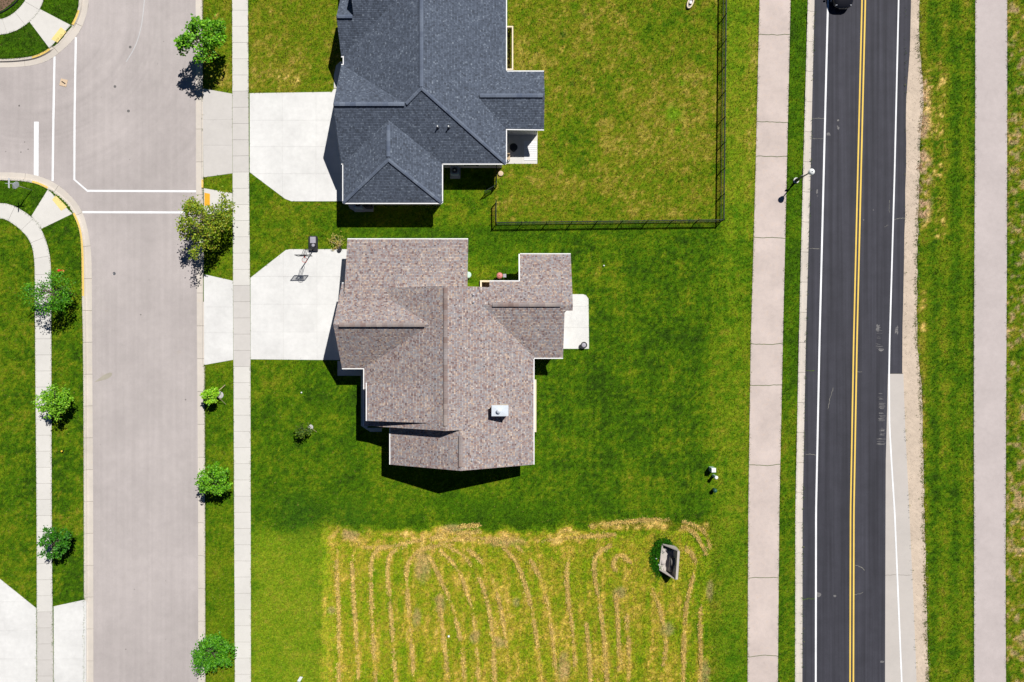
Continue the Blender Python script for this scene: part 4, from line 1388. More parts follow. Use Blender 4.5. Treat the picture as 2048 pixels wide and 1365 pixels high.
roof_slab(HB, [(-271, 78), (-271, 149), (-146, 149), (-146, 78)], fSh, BR, side=M['brown_cap'])
caps(HB, T(RAx, -96, fAe(RAx, 0)), T(RAx, 152, fAe(RAx, 0)), M['brown_cap'], th=0.075)
caps(HB, T(-314, -29.5, 6.0), T(-158, -29.5, 6.0), M['brown_cap'], th=0.075)
caps(HB, T(-36, -66.8, fDn(0, -66.8)), T(90, -66.8, fDn(0, -66.8)), M['brown_cap'], th=0.075)
caps(HB, T(-93, 172, fAe(-93, 0)), T(-93, 228, fAe(-93, 0)), M['brown_cap'], th=0.075)
for x0, y0, x1, y1, f, o in ((-282, 53, -282, 161.5, fAw, (-1, 0)), (41, 34, 41, 235.5, fAe, (1, 0)), (-232, 163, -232, 235.5, fBw, (-1, 0)), (-324.5, 52, -283, 52, fCs, (0, -1)), (-324.5, -110, -315, -110, fCn, (0, 1)),
                             (-314.5, -194.4, -84, -194.4, fG, (0, 1)), (42, 32, 97.3, 32, fDs, (0, -1)), (15.3, -165.5, 112, -165.5, fDn, (0, 1)), (-42, -111.5, 14, -111.5, fDn, (0, 1)), (-271, 78, -271, 149, fSh, (-1, 0))):
    gutter(HB, T(x0, y0, f(x0, y0)), T(x1, y1, f(x1, y1)), o)
# rake of the porch wing edge that carries a white board
g = Geo(); g.bar(T(15.3 - 1.5, -165.5, 2.93), T(15.3 - 1.5, -112, 4.14), 0.12, 0.14); build('rake_board', g, M['white_trim'], HB)
gable_wall(HB, -274, 33, -94, 156, 2.85, 6.35, 'y', M['cream'])
gable_wall(HB, -223, 33, 150, 229, 2.9, 5.75, 'y', M['cream'])
gable_wall(HB, -317, -200, -98, 44, 2.7, 5.6, 'x', M['cream'])
wall_box(HB, -307, -186, -92, -60, 2.75, M['cream'])
gable_wall(HB, 24, 88, -155, 24, 2.8, 4.85, 'x', M['cream'])
wall_box(HB, -262, 84, -170, 143, 4.1, M['cream'])
g = Geo()
for (x, y) in ((106, -158), (106, -62)):
    a = T(x, y); g = Geo(); g.box(a.x - 0.1, a.y - 0.1, 0, a.x + 0.1, a.y + 0.1, 3.0 if y < -100 else 5.0); build('porch_post', g, M['white_trim'], HB)
opening(HB, 'garage_door', -317, -28, (-1, 0), 4.9, 2.2, 0.02, M['white_trim'], M['white_trim'])
opening(HB, 'garage_door', -307, -140, (-1, 0), 2.6, 2.2, 0.02, M['white_trim'], M['white_trim'])
opening(HB, 'front_door', -274, 70, (-1, 0), 1.0, 2.1, 0.05, M['wood'], M['white_trim'])
for x, y, n in ((-223, 195, (-1, 0)), (33, 60, (1, 0)), (33, 205, (1, 0)), (88, -40, (1, 0)), (-160, 229, (0, -1)), (-40, 229, (0, -1)), (-200, -186, (0, 1))):
    opening(HB, 'window', x, y, n, 1.4, 1.3, 0.95, M['glass'], M['white_trim'])


def well(house, x0, y0, x1, y1, rim=3.0, deep=0.8):
    """sunken window well: rim walls round a dark pit (plan px from centre)"""
    g = Geo(); a = T(x0, y1); b = T(x1, y0); r = rim / S
    for bx in ((a.x, a.y, b.x, a.y + r), (a.x, b.y - r, b.x, b.y), (a.x, a.y + r, a.x + r, b.y - r), (b.x - r, a.y + r, b.x, b.y - r)):
        g.box(bx[0], bx[1], -deep - 0.3, bx[2], bx[3], 0.22)
    w_ = build('window_well', g, M['well'], house)
    g = Geo(); g.box(a.x + r, a.y + r, -deep, b.x - r, b.y - r, -deep + 0.06); build('well_floor', g, M['brown_dark'], w_)


well(HB, -63.5, -121, -11, -92)
well(HB, 30, 77, 48.5, 181.5, rim=4.0)
# chimney
zc = fAe(-30, 140)
CH = (W(984, 832, 5.7), W(1016, 812, 5.7))
g = Geo(); g.box(CH[0].x, CH[0].y, 4.0, CH[1].x, CH[1].y, 5.62); ch = build('chimney', g, M['cream'], HB)
g = Geo(); x0, y0, x1, y1 = CH[0].x - .04, CH[0].y - .04, CH[1].x + .04, CH[1].y + .04
xm, ym = (x0 + x1) / 2, (y0 + y1) / 2
g.add([(x0, y0, 5.62), (x1, y0, 5.62), (x1, y1, 5.62), (x0, y1, 5.62), (x0, y0, 5.70), (x1, y0, 5.70), (x1, y1, 5.70), (x0, y1, 5.70), (xm - .1, ym, 5.73), (xm + .1, ym, 5.73)],
      [(0, 1, 5, 4), (1, 2, 6, 5), (2, 3, 7, 6), (3, 0, 4, 7), (4, 5, 9, 8), (5, 6, 9), (6, 7, 8, 9), (7, 4, 8), (3, 2, 1, 0)])
build('chimney_cap', g, M['metal_pale'], ch)
g = Geo(); g.lathe((xm - 0.1, ym - 0.02, 5.74), [(0.15, 0), (0.15, 0.16), (0.2, 0.17), (0.2, 0.2), (0.06, 0.27)], 14); build('flue', g, M['metal_pale'], ch)
for (x, y, f) in ((947, 590, fAe), (947, 604.5, fAe), (944, 921, fAe)):
    z = 5.75
    p = W(x, y, z); z = f(p.x * S, 0); p = W(x, y, z + 0.2)
    g = Geo(); g.lathe((p.x, p.y, z - 0.1), [(0.05, 0), (0.05, 0.36), (0.035, 0.37)], 10); v_ = build('vent_pipe', g, M['pipe'], HB)
    g = Geo(); g.lathe((p.x, p.y, z - 0.09), [(0.14, 0), (0.13, 0.10), (0.06, 0.16)], 12); build('flashing', g, M['grey_plastic'], v_)

# ---- blue-grey house
HA = empty('grey_house', T(-170, -450, 0), 'house with slate blue grey hipped shingle roof and white gutters', 'house')
BL = M['blue_roof']
kS = 0.62 / S
fS = lambda x, y: 3.0 + kS * (-338.5 - y)
fMw = lambda x, y: 3.0 + 0.0218 * (x + 321)
fMe = lambda x, y: 3.0 + 0.02275 * (-11.4 - x)
fC1 = lambda x, y: 5.76 - kS * (-432 - y)
fC2 = lambda x, y: 2.95 + kS * (-543.7 - y)
fC2n = lambda x, y: 5.852 - kS * (-642 - y)
fC3 = lambda x, y: 4.68 - kS * (-602.3 - y)
fWw = lambda x, y: 3.0 + 0.0218 * (x + 322)
fWe = lambda x, y: 3.0 + 0.0217 * (-133.5 - x)
fWh = lambda x, y: 3.0 + 0.029 * (-263.5 - y)
fEn = lambda x, y: 3.0 + 0.0224 * (y + 514.2)
fEs = lambda x, y: 3.0 + 0.0224 * (-403.6 - y)
roof_slab(HA, [(-326, -338.5), (-11.4, -338.5), (-163, -455.7), (-193, -432), (-326, -432)], fS, BL)
roof_slab(HA, [(-321, -432), (-193, -432), (-163, -455.7), (-163, -760), (-321, -760)], fMw, BL)
roof_slab(HA, [(-163, -455.7), (-11.4, -338.5), (-11.4, -760), (-163, -760)], fMe, BL)
roof_slab(HA, [(-326, -432), (-185, -432), (-185, -527), (-326, -527)], fC1, BL)
roof_slab(HA, [(-326, -543.7), (-326, -602.3), (-294, -602.3), (-294, -642), (-150, -642), (-180, -543.7)], fC2, BL)
roof_slab(HA, [(-294, -642), (-150, -642), (-150, -740), (-294, -740)], fC2n, BL)
roof_slab(HA, [(-326, -602.3), (-290, -602.3), (-290, -660), (-326, -660)], fC3, BL)
roof_slab(HA, [(-322, -263.5), (-228, -334.3), (-228, -415), (-322, -415)], fWw, BL)
roof_slab(HA, [(-133.5, -263.5), (-133.5, -415), (-228, -415), (-228, -334.3)], fWe, BL)
roof_slab(HA, [(-322, -263.5), (-133.5, -263.5), (-228, -334.3)], fWh, BL)
roof_slab(HA, [(-75, -514.2), (61, -514.2), (61, -458.9), (-75, -458.9)], fEn, BL)
roof_slab(HA, [(-75, -458.9), (61, -458.9), (61, -403.6), (-75, -403.6)], fEs, BL)
bc = M['blue_cap']
caps(HA, T(-163, -458, 6.45), T(-163, -745, 6.45), bc)
caps(HA, T(-324, -432, 5.76), T(-196, -432, 5.76), bc)
caps(HA, T(-228, -340, 5.05), T(-228, -398, 5.05), bc)
caps(HA, T(-60, -458.9, 4.24), T(58, -458.9, 4.24), bc)
caps(HA, T(-324, -602.3, 4.68), T(-296, -602.3, 4.68), bc, w=0.3)
for p, q, f in (((-163, -455.7), (-11.4, -338.5), fMe), ((-163, -455.7), (-193, -432), fMw), ((-228, -334.3), (-322, -263.5), fWw), ((-228, -334.3), (-133.5, -263.5), fWe)):
    caps(HA, T(*p, f(*p)), T(*q, f(*q)), bc, w=0.28, th=0.035, name='hip_cap', lift=0.03)
for x0, y0, x1, y1, f, o in ((-326, -338.5, -322, -338.5, fS, (0, -1)), (-322, -338, -322, -263.5, fWw, (-1, 0)), (-322, -263.5, -133.5, -263.5, fWh, (0, -1)), (-133.5, -263.5, -133.5, -338, fWe, (1, 0)), (-133, -338.5, -11.4, -338.5, fS, (0, -1)),
                             (-11.4, -338.5, -11.4, -403, fMe, (1, 0)), (-11.4, -404.5, 61, -403.6, fEs, (0, -1)), (-11.4, -514.2, 61, -514.2, fEn, (0, 1)), (-11.4, -514.2, -11.4, -745, fMe, (1, 0)), (-321, -527, -321, -543.7, fMw, (-1, 0)),
                             (-326, -543.7, -321, -543.7, fC2, (0, -1)), (-326, -527, -321, -527, fC1, (0, 1))):
    gutter(HA, T(x0, y0, f(x0, y0)), T(x1, y1, f(x1, y1)), o)
wall_box(HA, -313, -340, -142, -272, 2.8, M['greige'])
gable_wall(HA, -318, -200, -520, -346, 2.75, 5.35, 'x', M['greige'])
wall_box(HA, -200, -440, -20, -346, 2.75, M['greige'])
gable_wall(HA, -312, -20, -750, -440, 2.75, 6.0, 'y', M['greige'])
gable_wall(HA, -290, -200, -735, -550, 2.7, 5.4, 'x', M['greige'])
gable_wall(HA, -319, -289, -655, -551, 2.6, 4.2, 'x', M['greige'])
gable_wall(HA, -30, 50, -506, -412, 2.7, 3.9, 'x', M['greige'])
opening(HA, 'garage_door', -318, -440, (-1, 0), 4.9, 2.2, 0.02, M['white_trim'], M['white_trim'])
opening(HA, 'front_door', -312, -535, (-1, 0), 0.9, 2.1, 0.05, M['wood'], M['white_trim'])
for x, y, n in ((-230, -272, (0, -1)), (-20, -640, (1, 0)), (50, -460, (1, 0)), (-80, -346, (0, -1)), (-313, -305, (-1, 0)), (-319, -600, (-1, 0))):
    opening(HA, 'window', x, y, n, 1.4, 1.3, 0.95, M['glass'], M['white_trim'])
well(HA, -14, -628, 2.5, -540.5, rim=2.6)
for (x, y) in ((875, 253), (897, 253)):
    p = W(x, y, 5.0); z = fS(0, -p.y * S); p = W(x, y, z + 0.35)
    g = Geo(); g.lathe((p.x, p.y, z - 0.1), [(0.055, 0), (0.055, 0.50), (0.04, 0.51)], 10); v_ = build('vent_pipe', g, M['white_plastic'], HA)
    g = Geo(); g.lathe((p.x, p.y, z - 0.09), [(0.14, 0), (0.13, 0.10), (0.06, 0.16)], 12); build('flashing', g, M['black_plastic'], v_)

# pale planks on the patio, condenser units in the shade of the house
e = empty('plank_deck', W(1066, 305, 0.02), 'pale plank deck along the right side of the shaded patio', 'deck')
for k in range(9):
    y0 = 283 + k * 4.3
    g = Geo(); g.prism([P2(p) for p in ((1048, y0), (1073.5, y0), (1073.5, y0 + 3.8), (1048, y0 + 3.8))], 0.022, 0.055); build('plank', g, M['pale_plank'], e)


def condenser(px, py, label, s=0.75):
    c = W(px, py, 0)
    e = empty('air_conditioner', c, label, 'air conditioner', 'air conditioner units in the house shade')
    g = Geo(); g.box(c.x - s / 2, c.y - s / 2, 0.03, c.x + s / 2, c.y + s / 2, 0.75); build('cabinet', g, M['blue_dim'], e)
    g = Geo(); g.lathe((c.x, c.y, 0.74), [(s * .42, 0), (s * .42, 0.03), (s * .36, 0.035), (s * .36, 0.01), (0.02, 0.01)], 18); build('fan_grille', g, M['grey_plastic'], e)
    g = Geo(); g.lathe((c.x, c.y, 0.75), [(0.09, 0), (0.09, 0.05), (0.02, 0.06)], 10); build('fan_hub', g, M['white_plastic'], e)
    g = Geo(); g.box(c.x - s / 2 - .12, c.y - s / 2 - .25, 0.0, c.x + s / 2 + .12, c.y + s / 2 + .1, 0.032); build('base_slab', g, M['conc_grey'], e)


condenser(719.5, 411.5, 'air conditioner with round fan on the pad below the garage wing')
condenser(910.5, 345, 'air conditioner in the dark corner beside the blue grey house')
c = W(739, 412, 0)
e = empty('bin', c, 'dark wheeled bin beside the air conditioner below the garage wing', 'bin')
g = Geo(); g.box(c.x - .32, c.y - .3, 0.05, c.x + .32, c.y + .3, 0.95); build('body', g, M['black_plastic'], e)
g = Geo(); g.box(c.x - .35, c.y - .33, 0.95, c.x + .35, c.y + .33, 1.02); build('lid', g, M['black_plastic'], e)
c = W(1027, 299, 0.02)
e = empty('patio_table', c, 'round black table in the patio shade', 'table')
g = Geo(); g.lathe((c.x, c.y, 0.02), [(0.25, 0), (0.22, 0.04), (0.05, 0.06), (0.05, 0.68)], 14); build('leg', g, M['black_metal'], e)
g = Geo(); g.lathe((c.x, c.y, 0.70), [(0.36, 0), (0.38, 0.02), (0.36, 0.045)], 22); build('table_top', g, M['black_metal'], e)
c = W(1015, 317, 0.02)
e = empty('patio_chair', c, 'wooden chair against the wall at the sunlit end of the patio', 'chair')
g = Geo(); g.box(c.x - .24, c.y - .24, 0.40, c.x + .24, c.y + .24, 0.46); build('seat', g, M['wood'], e)
g = Geo(); g.box(c.x - .24, c.y + .20, 0.46, c.x + .24, c.y + .25, 0.9); build('backrest', g, M['wood'], e)
for sx in (-.21, .21):
    for sy in (-.21, .21):
        g = Geo(); g.box(c.x + sx - .025, c.y + sy - .025, 0.022, c.x + sx + .025, c.y + sy + .025, 0.40); build('leg', g, M['wood'], e)
c = W(1001.5, 348, 0)
g = Geo(); g.lathe((c.x, c.y, 0), [(0.25, 0), (0.27, 0.06), (0.24, 0.14), (0.1, 0.17)], 9)
tag(build('boulder', g, M['card'], smooth=False), 'tan boulder on the grass beside the fence end', 'boulder')


# ------------------------------------------------------------------ fence
FH = 1.15


def fence_run(root, a, b, n, gatepost=False):
    a, b = np.array(a, float), np.array(b, float)
    for k in range(n + 1):
        p = a + (b - a) * k / n; w = W(*p)
        g = Geo(); g.box(w.x - .035, w.y - .035, -0.05, w.x + .035, w.y + .035, FH + 0.06); po = build('post', g, M['fence'], root)
        g = Geo(); g.add([(w.x - .045, w.y - .045, FH + .06), (w.x + .045, w.y - .045, FH + .06), (w.x + .045, w.y + .045, FH + .06), (w.x - .045, w.y + .045, FH + .06), (w.x, w.y, FH + .1)], [(0, 1, 4), (1, 2, 4), (2, 3, 4), (3, 0, 4), (3, 2, 1, 0)])
        build('post_cap', g, M['fence'], po)
    for k in range(n):
        p, q = W(*(a + (b - a) * k / n)), W(*(a + (b - a) * (k + 1) / n))
        d = (q - p).normalized()
        p = p + d * 0.036; q = q - d * 0.036
        for z in (FH - 0.02, FH - 0.2, 0.15):
            g = Geo(); g.bar(p + Vector((0, 0, z)), q + Vector((0, 0, z)), 0.05, 0.05); build('rail', g, M['fence'], root)
        g = Geo(); L = (q - p).length; m = int(L / 0.115)
        for i in range(1, m):
            c = p + d * (L * i / m); g.box(c.x - .010, c.y - .010, 0.06, c.x + .010, c.y + .010, FH - 0.03)
        o = build('pickets', g, M['fence'], root); o['kind'] = 'stuff'


fe = empty('metal_fence', W(1440, 444), 'black metal picket fence round the dry back yard', 'fence')
fence_run(fe, (1448, -214), (1441, 444), 13)
fence_run(fe, (992.5, 449.5), (1441, 444), 9)
fence_run(fe, (992.5, 405), (992.5, 449.5), 1)
f2 = empty('metal_fence', W(994, 352), 'short black metal fence piece between house wall and open gate', 'fence')
fence_run(f2, (994, 330), (993, 373), 1)
ge = empty('metal_gate', W(993, 375), 'black metal gate standing open beside the blue grey house', 'gate')
p, q = W(991.5, 376), W(970, 388)
d = (q - p).normalized()
for nm, t in (('gate_stile', 0.0), ('gate_stile', 1.0)):
    c = p + (q - p) * t; g = Geo(); g.box(c.x - .025, c.y - .025, 0.05, c.x + .025, c.y + .025, FH); build(nm, g, M['fence'], ge)
for z in (0.15, FH - 0.2, FH - 0.03):
    g = Geo(); g.bar(p + d * .026 + Vector((0, 0, z)), q - d * .026 + Vector((0, 0, z)), .03, .035); build('rail', g, M['fence'], ge)
g = Geo(); L = (q - p).length
for i in range(1, 9):
    c = p + (q - p) * i / 9; g.box(c.x - .009, c.y - .009, 0.1, c.x + .009, c.y + .009, FH - .05)
build('pickets', g, M['fence'], ge)['kind'] = 'stuff'


# ------------------------------------------------------------------ trees
def leaf_cloud(rng, centres, per, size, spread):
    n = len(centres) * per
    C = np.repeat(centres, per, 0) + rng.normal(0, 1, (n, 3)) * np.array(spread)
    a = rng.uniform(0, 2 * np.pi, n); tilt = rng.uniform(-0.75, 0.75, n); roll = rng.uniform(-0.6, 0.6, n)
    L = size * rng.uniform(0.6, 1.35, n)
    ux = np.stack([np.cos(a) * np.cos(tilt), np.sin(a) * np.cos(tilt), np.sin(tilt)], -1)
    vx = np.stack([-np.sin(a) * np.cos(roll), np.cos(a) * np.cos(roll), np.sin(roll)], -1)
    V = np.stack([C - ux * L[:, None] * .5, C + vx * L[:, None] * .34 + ux * 0.05 * L[:, None], C + ux * L[:, None] * .55, C - vx * L[:, None] * .34 + ux * .05 * L[:, None]], 1)
    V[:, 1, 2] += L * .08; V[:, 3, 2] += L * .08
    F = np.arange(n * 4).reshape(-1, 4)
    return V.reshape(-1, 3), F


def tree(name, base, hc, r, rz, nclump, per, size, mat, label, seed, lean=(0, 0), th=0.055, group='young street trees', spread=0.16, limbs=9, cone=0.0, gaps=0.0, squash=(1, 1)):
    rng = np.random.default_rng(seed)
    b = W(*base)
    e = empty(name, b, label, 'tree', group)
    top = hc + rz * 0.75
    g = Geo()
    pts = [b + Vector((lean[0] * t * t, lean[1] * t * t, t * top)) for t in np.linspace(0, 1, 7)]
    g.tube(pts, [th * (1 - 0.8 * t) for t in np.linspace(0, 1, 7)], 8)
    # crown clumps: uneven shell with lobes
    lob = rng.uniform(0.55, 1.2, 9)
    C = []
    while len(C) < nclump:
        v = rng.normal(0, 1, 3); v /= np.linalg.norm(v)
        k = rng.uniform(0.18, 1.0) ** 0.45
        az = math.atan2(v[1], v[0])
        f = np.interp((az + math.pi) / (2 * math.pi) * 8, range(9), list(lob[:8]) + [lob[0]])
        zz = v[2] * rz * k
        rr = 1 - cone * max(0, v[2])
        if gaps and vnoise(np.array([v[0] * 2.1 + seed]), np.array([v[1] * 2.1 + v[2]]), seed)[0] < gaps: continue
        C.append((b.x + lean[0] + v[0] * r * k * f * rr * squash[0], b.y + lean[1] + v[1] * r * k * f * rr * squash[1], max(0.35, hc + zz)))
    C = np.array(C)
    idx_ = rng.permutation(len(C))[:limbs * 3]
    for j in idx_:
        c = Vector(C[j]); z0 = max(0.5, min(top * 0.9, hc - rz * 0.75 + rng.uniform(0, 0.9) * rz))
        s = b + Vector((lean[0] * (z0 / top) ** 2, lean[1] * (z0 / top) ** 2, z0))
        mid = s.lerp(c, 0.5) + Vector((0, 0, 0.10 * (c - s).length))
        g.tube([s, mid, c], [th * 0.42, th * 0.25, 0.008], 5)
    build('trunk', g, M['bark'], e, smooth=True)
    V, F = leaf_cloud(rng, C, per, size, (spread, spread, spread * 0.8))
    V[:, 2] = np.maximum(V[:, 2], 0.25)
    me = raw_mesh('crown', V - np.array(b), F, None, 4); me.materials.append(mat)
    o = bpy.data.objects.new('crown', me); COL.objects.link(o); o.parent = e
    ORIG[o] = b.copy()
    return e


G_BRIGHT = m_leaf('bright_green_leaf', [(44, 92, 6), (88, 152, 12), (118, 182, 22), (64, 122, 6), (152, 208, 50)], 0.2)
G_MID = m_leaf('mid_green_leaf', [(60, 112, 8), (108, 170, 22), (142, 196, 40), (82, 140, 12), (172, 214, 66)], 0.2)
G_DARK = m_leaf('deep_green_leaf', [(24, 76, 8), (48, 112, 14), (68, 136, 18), (36, 92, 10), (88, 152, 30)], 0.2)
G_LEAF = m_leaf('leaf_green', [(40, 94, 6), (68, 136, 12), (92, 158, 18), (52, 112, 8), (116, 178, 32)], 0.2)
G_AUT = m_leaf('olive_green_leaf', [(60, 92, 8), (108, 140, 16), (140, 154, 28), (80, 114, 10), (166, 182, 40), (134, 112, 40)], 0.2)
G_LIME = m_leaf('lime_green_leaf', [(92, 150, 10), (138, 194, 26), (168, 212, 48), (114, 172, 14), (188, 222, 80)], 0.2)
G_DIM = m_leaf('dark_olive_leaf', [(30, 56, 8), (60, 94, 14), (106, 124, 30), (44, 76, 10)], 0.2)
tree('maple_tree', (438, 112), 3.4, 2.25, 1.5, 84, 26, 0.24, G_BRIGHT, 'bright green maple tree on the kerb strip at the top of the street', 21, limbs=12, th=0.07, spread=0.19, gaps=0.30, lean=(-0.15, 0.1))
tree('ash_tree', (446, 458), 3.4, 3.0, 1.6, 170, 24, 0.18, G_AUT, 'large olive green tree spreading over the crosswalk end', 2, limbs=22, th=0.08, spread=0.21, gaps=0.26, squash=(1.05, 1.15), lean=(-0.55, 0.35))
tree('locust_tree', (147, 588), 2.9, 2.35, 1.2, 110, 20, 0.16, G_LEAF, 'sparse open green tree beside the red hydrant', 13, limbs=18, spread=0.22, gaps=0.38, squash=(1.05, .8))
tree('young_tree', (142, 798), 2.3, 1.55, 1.0, 100, 28, 0.16, G_MID, 'light green young tree halfway down the left sidewalk', 4, spread=0.15, gaps=0.26)
tree('young_tree', (438, 787), 1.7, 0.86, 0.62, 44, 20, 0.20, G_LIME, 'small round lime green tree with grey stone ring and stakes', 5, spread=0.10, th=0.04, limbs=6)
tree('young_tree', (447, 952), 2.4, 1.65, 1.15, 84, 26, 0.18, G_BRIGHT, 'round bright green young tree below the staked lime green one', 6, spread=0.15, gaps=0.18)
tree('young_tree', (144, 1070), 2.1, 1.5, 0.95, 74, 26, 0.18, G_DARK, 'dark green young tree lowest along the left sidewalk', 7, spread=0.13, gaps=0.2)
tree('young_tree', (448, 1278), 2.9, 1.95, 1.25, 130, 26, 0.16, G_LEAF, 'dense round green tree at the bottom of the street', 8, spread=0.17, gaps=0.1)
tree('sapling', (620, 856), 1.35, 0.66, 0.5, 26, 16, 0.14, G_DIM, 'small dark sapling alone on the front lawn', 9, spread=0.12, th=0.03, limbs=5, gaps=0.2, group='saplings', lean=(-0.2, -0.12))


def ring(px, py, r, label):
    c = W(px, py)
    g = Geo(); prof = [(r, -0.02), (r, 0.03), (r * .8, 0.05), (0.05, 0.05)]
    g.lathe((c.x, c.y, 0), prof, 18)
    return tag(build('mulch_ring', g, M['gravel_ring']), label, 'mulch ring')


ring(440, 790.5, 0.34, 'grey stone ring at the foot of the staked lime green tree')
ring(621, 855, 0.26, 'grey stone ring at the foot of the dark sapling')


def stake(px, py, qx, qy, label, r=0.025, top=1.2):
    a = W(px, py, 0); b = W(qx, qy, top)
    g = Geo(); g.tube([a - Vector((0, 0, .05)), b], [r, r], 6)
    tag(build('tree_stake', g, M['wood']), label, 'stake', 'tree stakes')


stake(450.5, 770, 437, 782, 'wooden stake leaning to the upper right of the lime green tree', 0.035)
stake(452, 810, 437, 795, 'thin stake leaning to the lower right of the lime green tree')
stake(634, 865, 622, 857, 'thin stake beside the dark sapling', 0.02, 0.8)

# dry yellow stalk shrub by the garage corner
M['straw_leaf'] = m_leaf('straw_leaf', [(190, 176, 84), (208, 190, 110), (160, 150, 60), (124, 132, 40), (196, 164, 80)])
e = empty('dry_shrub', W(680, 494), 'low yellowed plant at the garage corner by the driveway', 'shrub')
rng = np.random.default_rng(5); b = W(678, 487)
Cc = np.array([(b.x + rng.normal(0, .42), b.y + .1 + rng.normal(0, .42), rng.uniform(.08, .32)) for _ in range(34)])
g = Geo()
for c in Cc[::2]:
    g.tube([W(680, 494), W(680, 494).lerp(Vector(c), .5) + Vector((0, 0, .12)), Vector(c)], [.02, .014, .006], 5)
build('stem', g, M['wood'], e)
V, F = leaf_cloud(rng, Cc, 7, 0.12, (.10, .10, .04)); V[:, 2] = np.maximum(V[:, 2], .05)
me = raw_mesh('foliage', V - np.array(ORIG[e]), F, None, 4); me.materials.append(M['straw_leaf'])
o = bpy.data.objects.new('foliage', me); COL.objects.link(o); o.parent = e
c = W(680.5, 499.5)
g = Geo(); g.lathe((c.x, c.y, 0.018), [(0.17, 0), (0.20, 0.30), (0.17, 0.30), (0.15, 0.24), (0.02, 0.24)], 14)
tag(build('plant_pot', g, M['black_plastic']), 'black plant pot on the driveway edge below the dry shrub', 'plant pot')

# ------------------------------------------------------------------ basketball hoop
bb = W(627.5, 488)
e = empty('basketball_hoop', bb, 'portable basketball hoop with black base at the driveway edge', 'basketball hoop')
g = Geo(); w_, l_ = 0.42, 0.72
pl = [(bb.x - w_, bb.y - l_), (bb.x + w_, bb.y - l_), (bb.x + w_, bb.y + l_ * .8), (bb.x + w_ * .7, bb.y + l_), (bb.x - w_ * .7, bb.y + l_), (bb.x - w_, bb.y + l_ * .8)]
g.prism(pl, 0.03, 0.24); build('base', g, M['black_plastic'], e)
g = Geo(); g.prism([(bb.x - .26, bb.y + .02), (bb.x + .26, bb.y + .02), (bb.x + .26, bb.y + .62), (bb.x - .26, bb.y + .62)], 0.24, 0.31); build('base_cover', g, M['grey_plastic'], e)
g = Geo(); g.lathe((bb.x + .02, bb.y - .18, 0.24), [(0.16, 0), (0.14, 0.07), (0.04, 0.08)], 12); build('filler_cap', g, M['grey_plastic'], e)
p0 = Vector((bb.x + 0.02, bb.y - 0.55, 0.2)); p1 = Vector((bb.x + 0.0, bb.y - 0.9, 2.75))
g = Geo(); g.tube([p0, p0.lerp(p1, .5), p1], [.05, .05, .05], 10); build('pole', g, M['black_metal'], e)
g = Geo(); g.tube([Vector((bb.x - .3, bb.y - .2, .24)), p0.lerp(p1, .28)], [.02, .02], 6); build('brace', g, M['black_metal'], e)
g = Geo(); g.tube([Vector((bb.x + .3, bb.y - .2, .24)), p0.lerp(p1, .28)], [.02, .02], 6); build('brace', g, M['black_metal'], e)
bc_ = Vector((p1.x, p1.y - 0.62, 3.2))
for s in (-.12, .12):
    g = Geo(); g.bar(p1 + Vector((s, 0, -.05)), bc_ + Vector((s, .03, .15)), .03, .04); build('arm', g, M['black_metal'], e)
    g = Geo(); g.bar(p1 + Vector((s, 0, -.45)), bc_ + Vector((s, .03, -.25)), .03, .04); build('arm', g, M['black_metal'], e)
t = NT('clear_board', 0.15, 0.5); t.b.inputs['Base Color'].default_value = (.6, .64, .68, 1)
trn = t.n('ShaderNodeBsdfTransparent'); mxs = t.n('ShaderNodeMixShader'); mxs.inputs[0].default_value = 0.72
t.l(t.b.outputs[0], mxs.inputs[1]); t.l(trn.outputs[0], mxs.inputs[2]); t.l(mxs.outputs[0], t.t.nodes['Material Output'].inputs[0])
g = Geo(); g.box(bc_.x - .64, bc_.y - .015, bc_.z - .40, bc_.x + .64, bc_.y + .015, bc_.z + .40); bd = build('backboard', g, t.mat, e)
for bx in ((-.68, -.45, .68, -.40), (-.68, .40, .68, .45), (-.68, -.40, -.635, .40), (.635, -.40, .68, .40)):
    g = Geo(); g.box(bc_.x + bx[0], bc_.y - .03, bc_.z + bx[1], bc_.x + bx[2], bc_.y + .03, bc_.z + bx[3]); build('board_frame', g, M['black_metal'], bd)
g = Geo()
for bx in ((-.3, -.25, .3, -.2), (-.3, .15, .3, .2), (-.3, -.2, -.25, .15), (.25, -.2, .3, .15)):
    g.box(bc_.x + bx[0], bc_.y - .022, bc_.z + bx[1], bc_.x + bx[2], bc_.y + .022, bc_.z + bx[3])
build('target_square', g, M['black_metal'], bd)
g = Geo(); cc = Vector((bc_.x, bc_.y - .36, bc_.z - .3)); pts = [cc + Vector((.23 * math.cos(a), .23 * math.sin(a), 0)) for a in np.linspace(0, 2 * math.pi, 21)]
g.tube(pts, .018, 6, caps=False); g.box(cc.x - .06, cc.y + .2, cc.z - .06, cc.x + .06, bc_.y - .02, cc.z + .03)
rm = build('rim', g, M['red'], e)
g = Geo()
for k in range(12):
    a, b_ = 2 * math.pi * k / 12, 2 * math.pi * (k + .5) / 12
    g.tube([cc + Vector((.225 * math.cos(a), .225 * math.sin(a), -.01)), cc + Vector((.13 * math.cos(b_), .13 * math.sin(b_), -.4))], .006, 4, caps=False)
    g.tube([cc + Vector((.225 * math.cos(a), .225 * math.sin(a), -.01)), cc + Vector((.13 * math.cos(2 * a - b_), .13 * math.sin(2 * a - b_), -.4))], .006, 4, caps=False)
build('net', g, M['white_plastic'], rm)

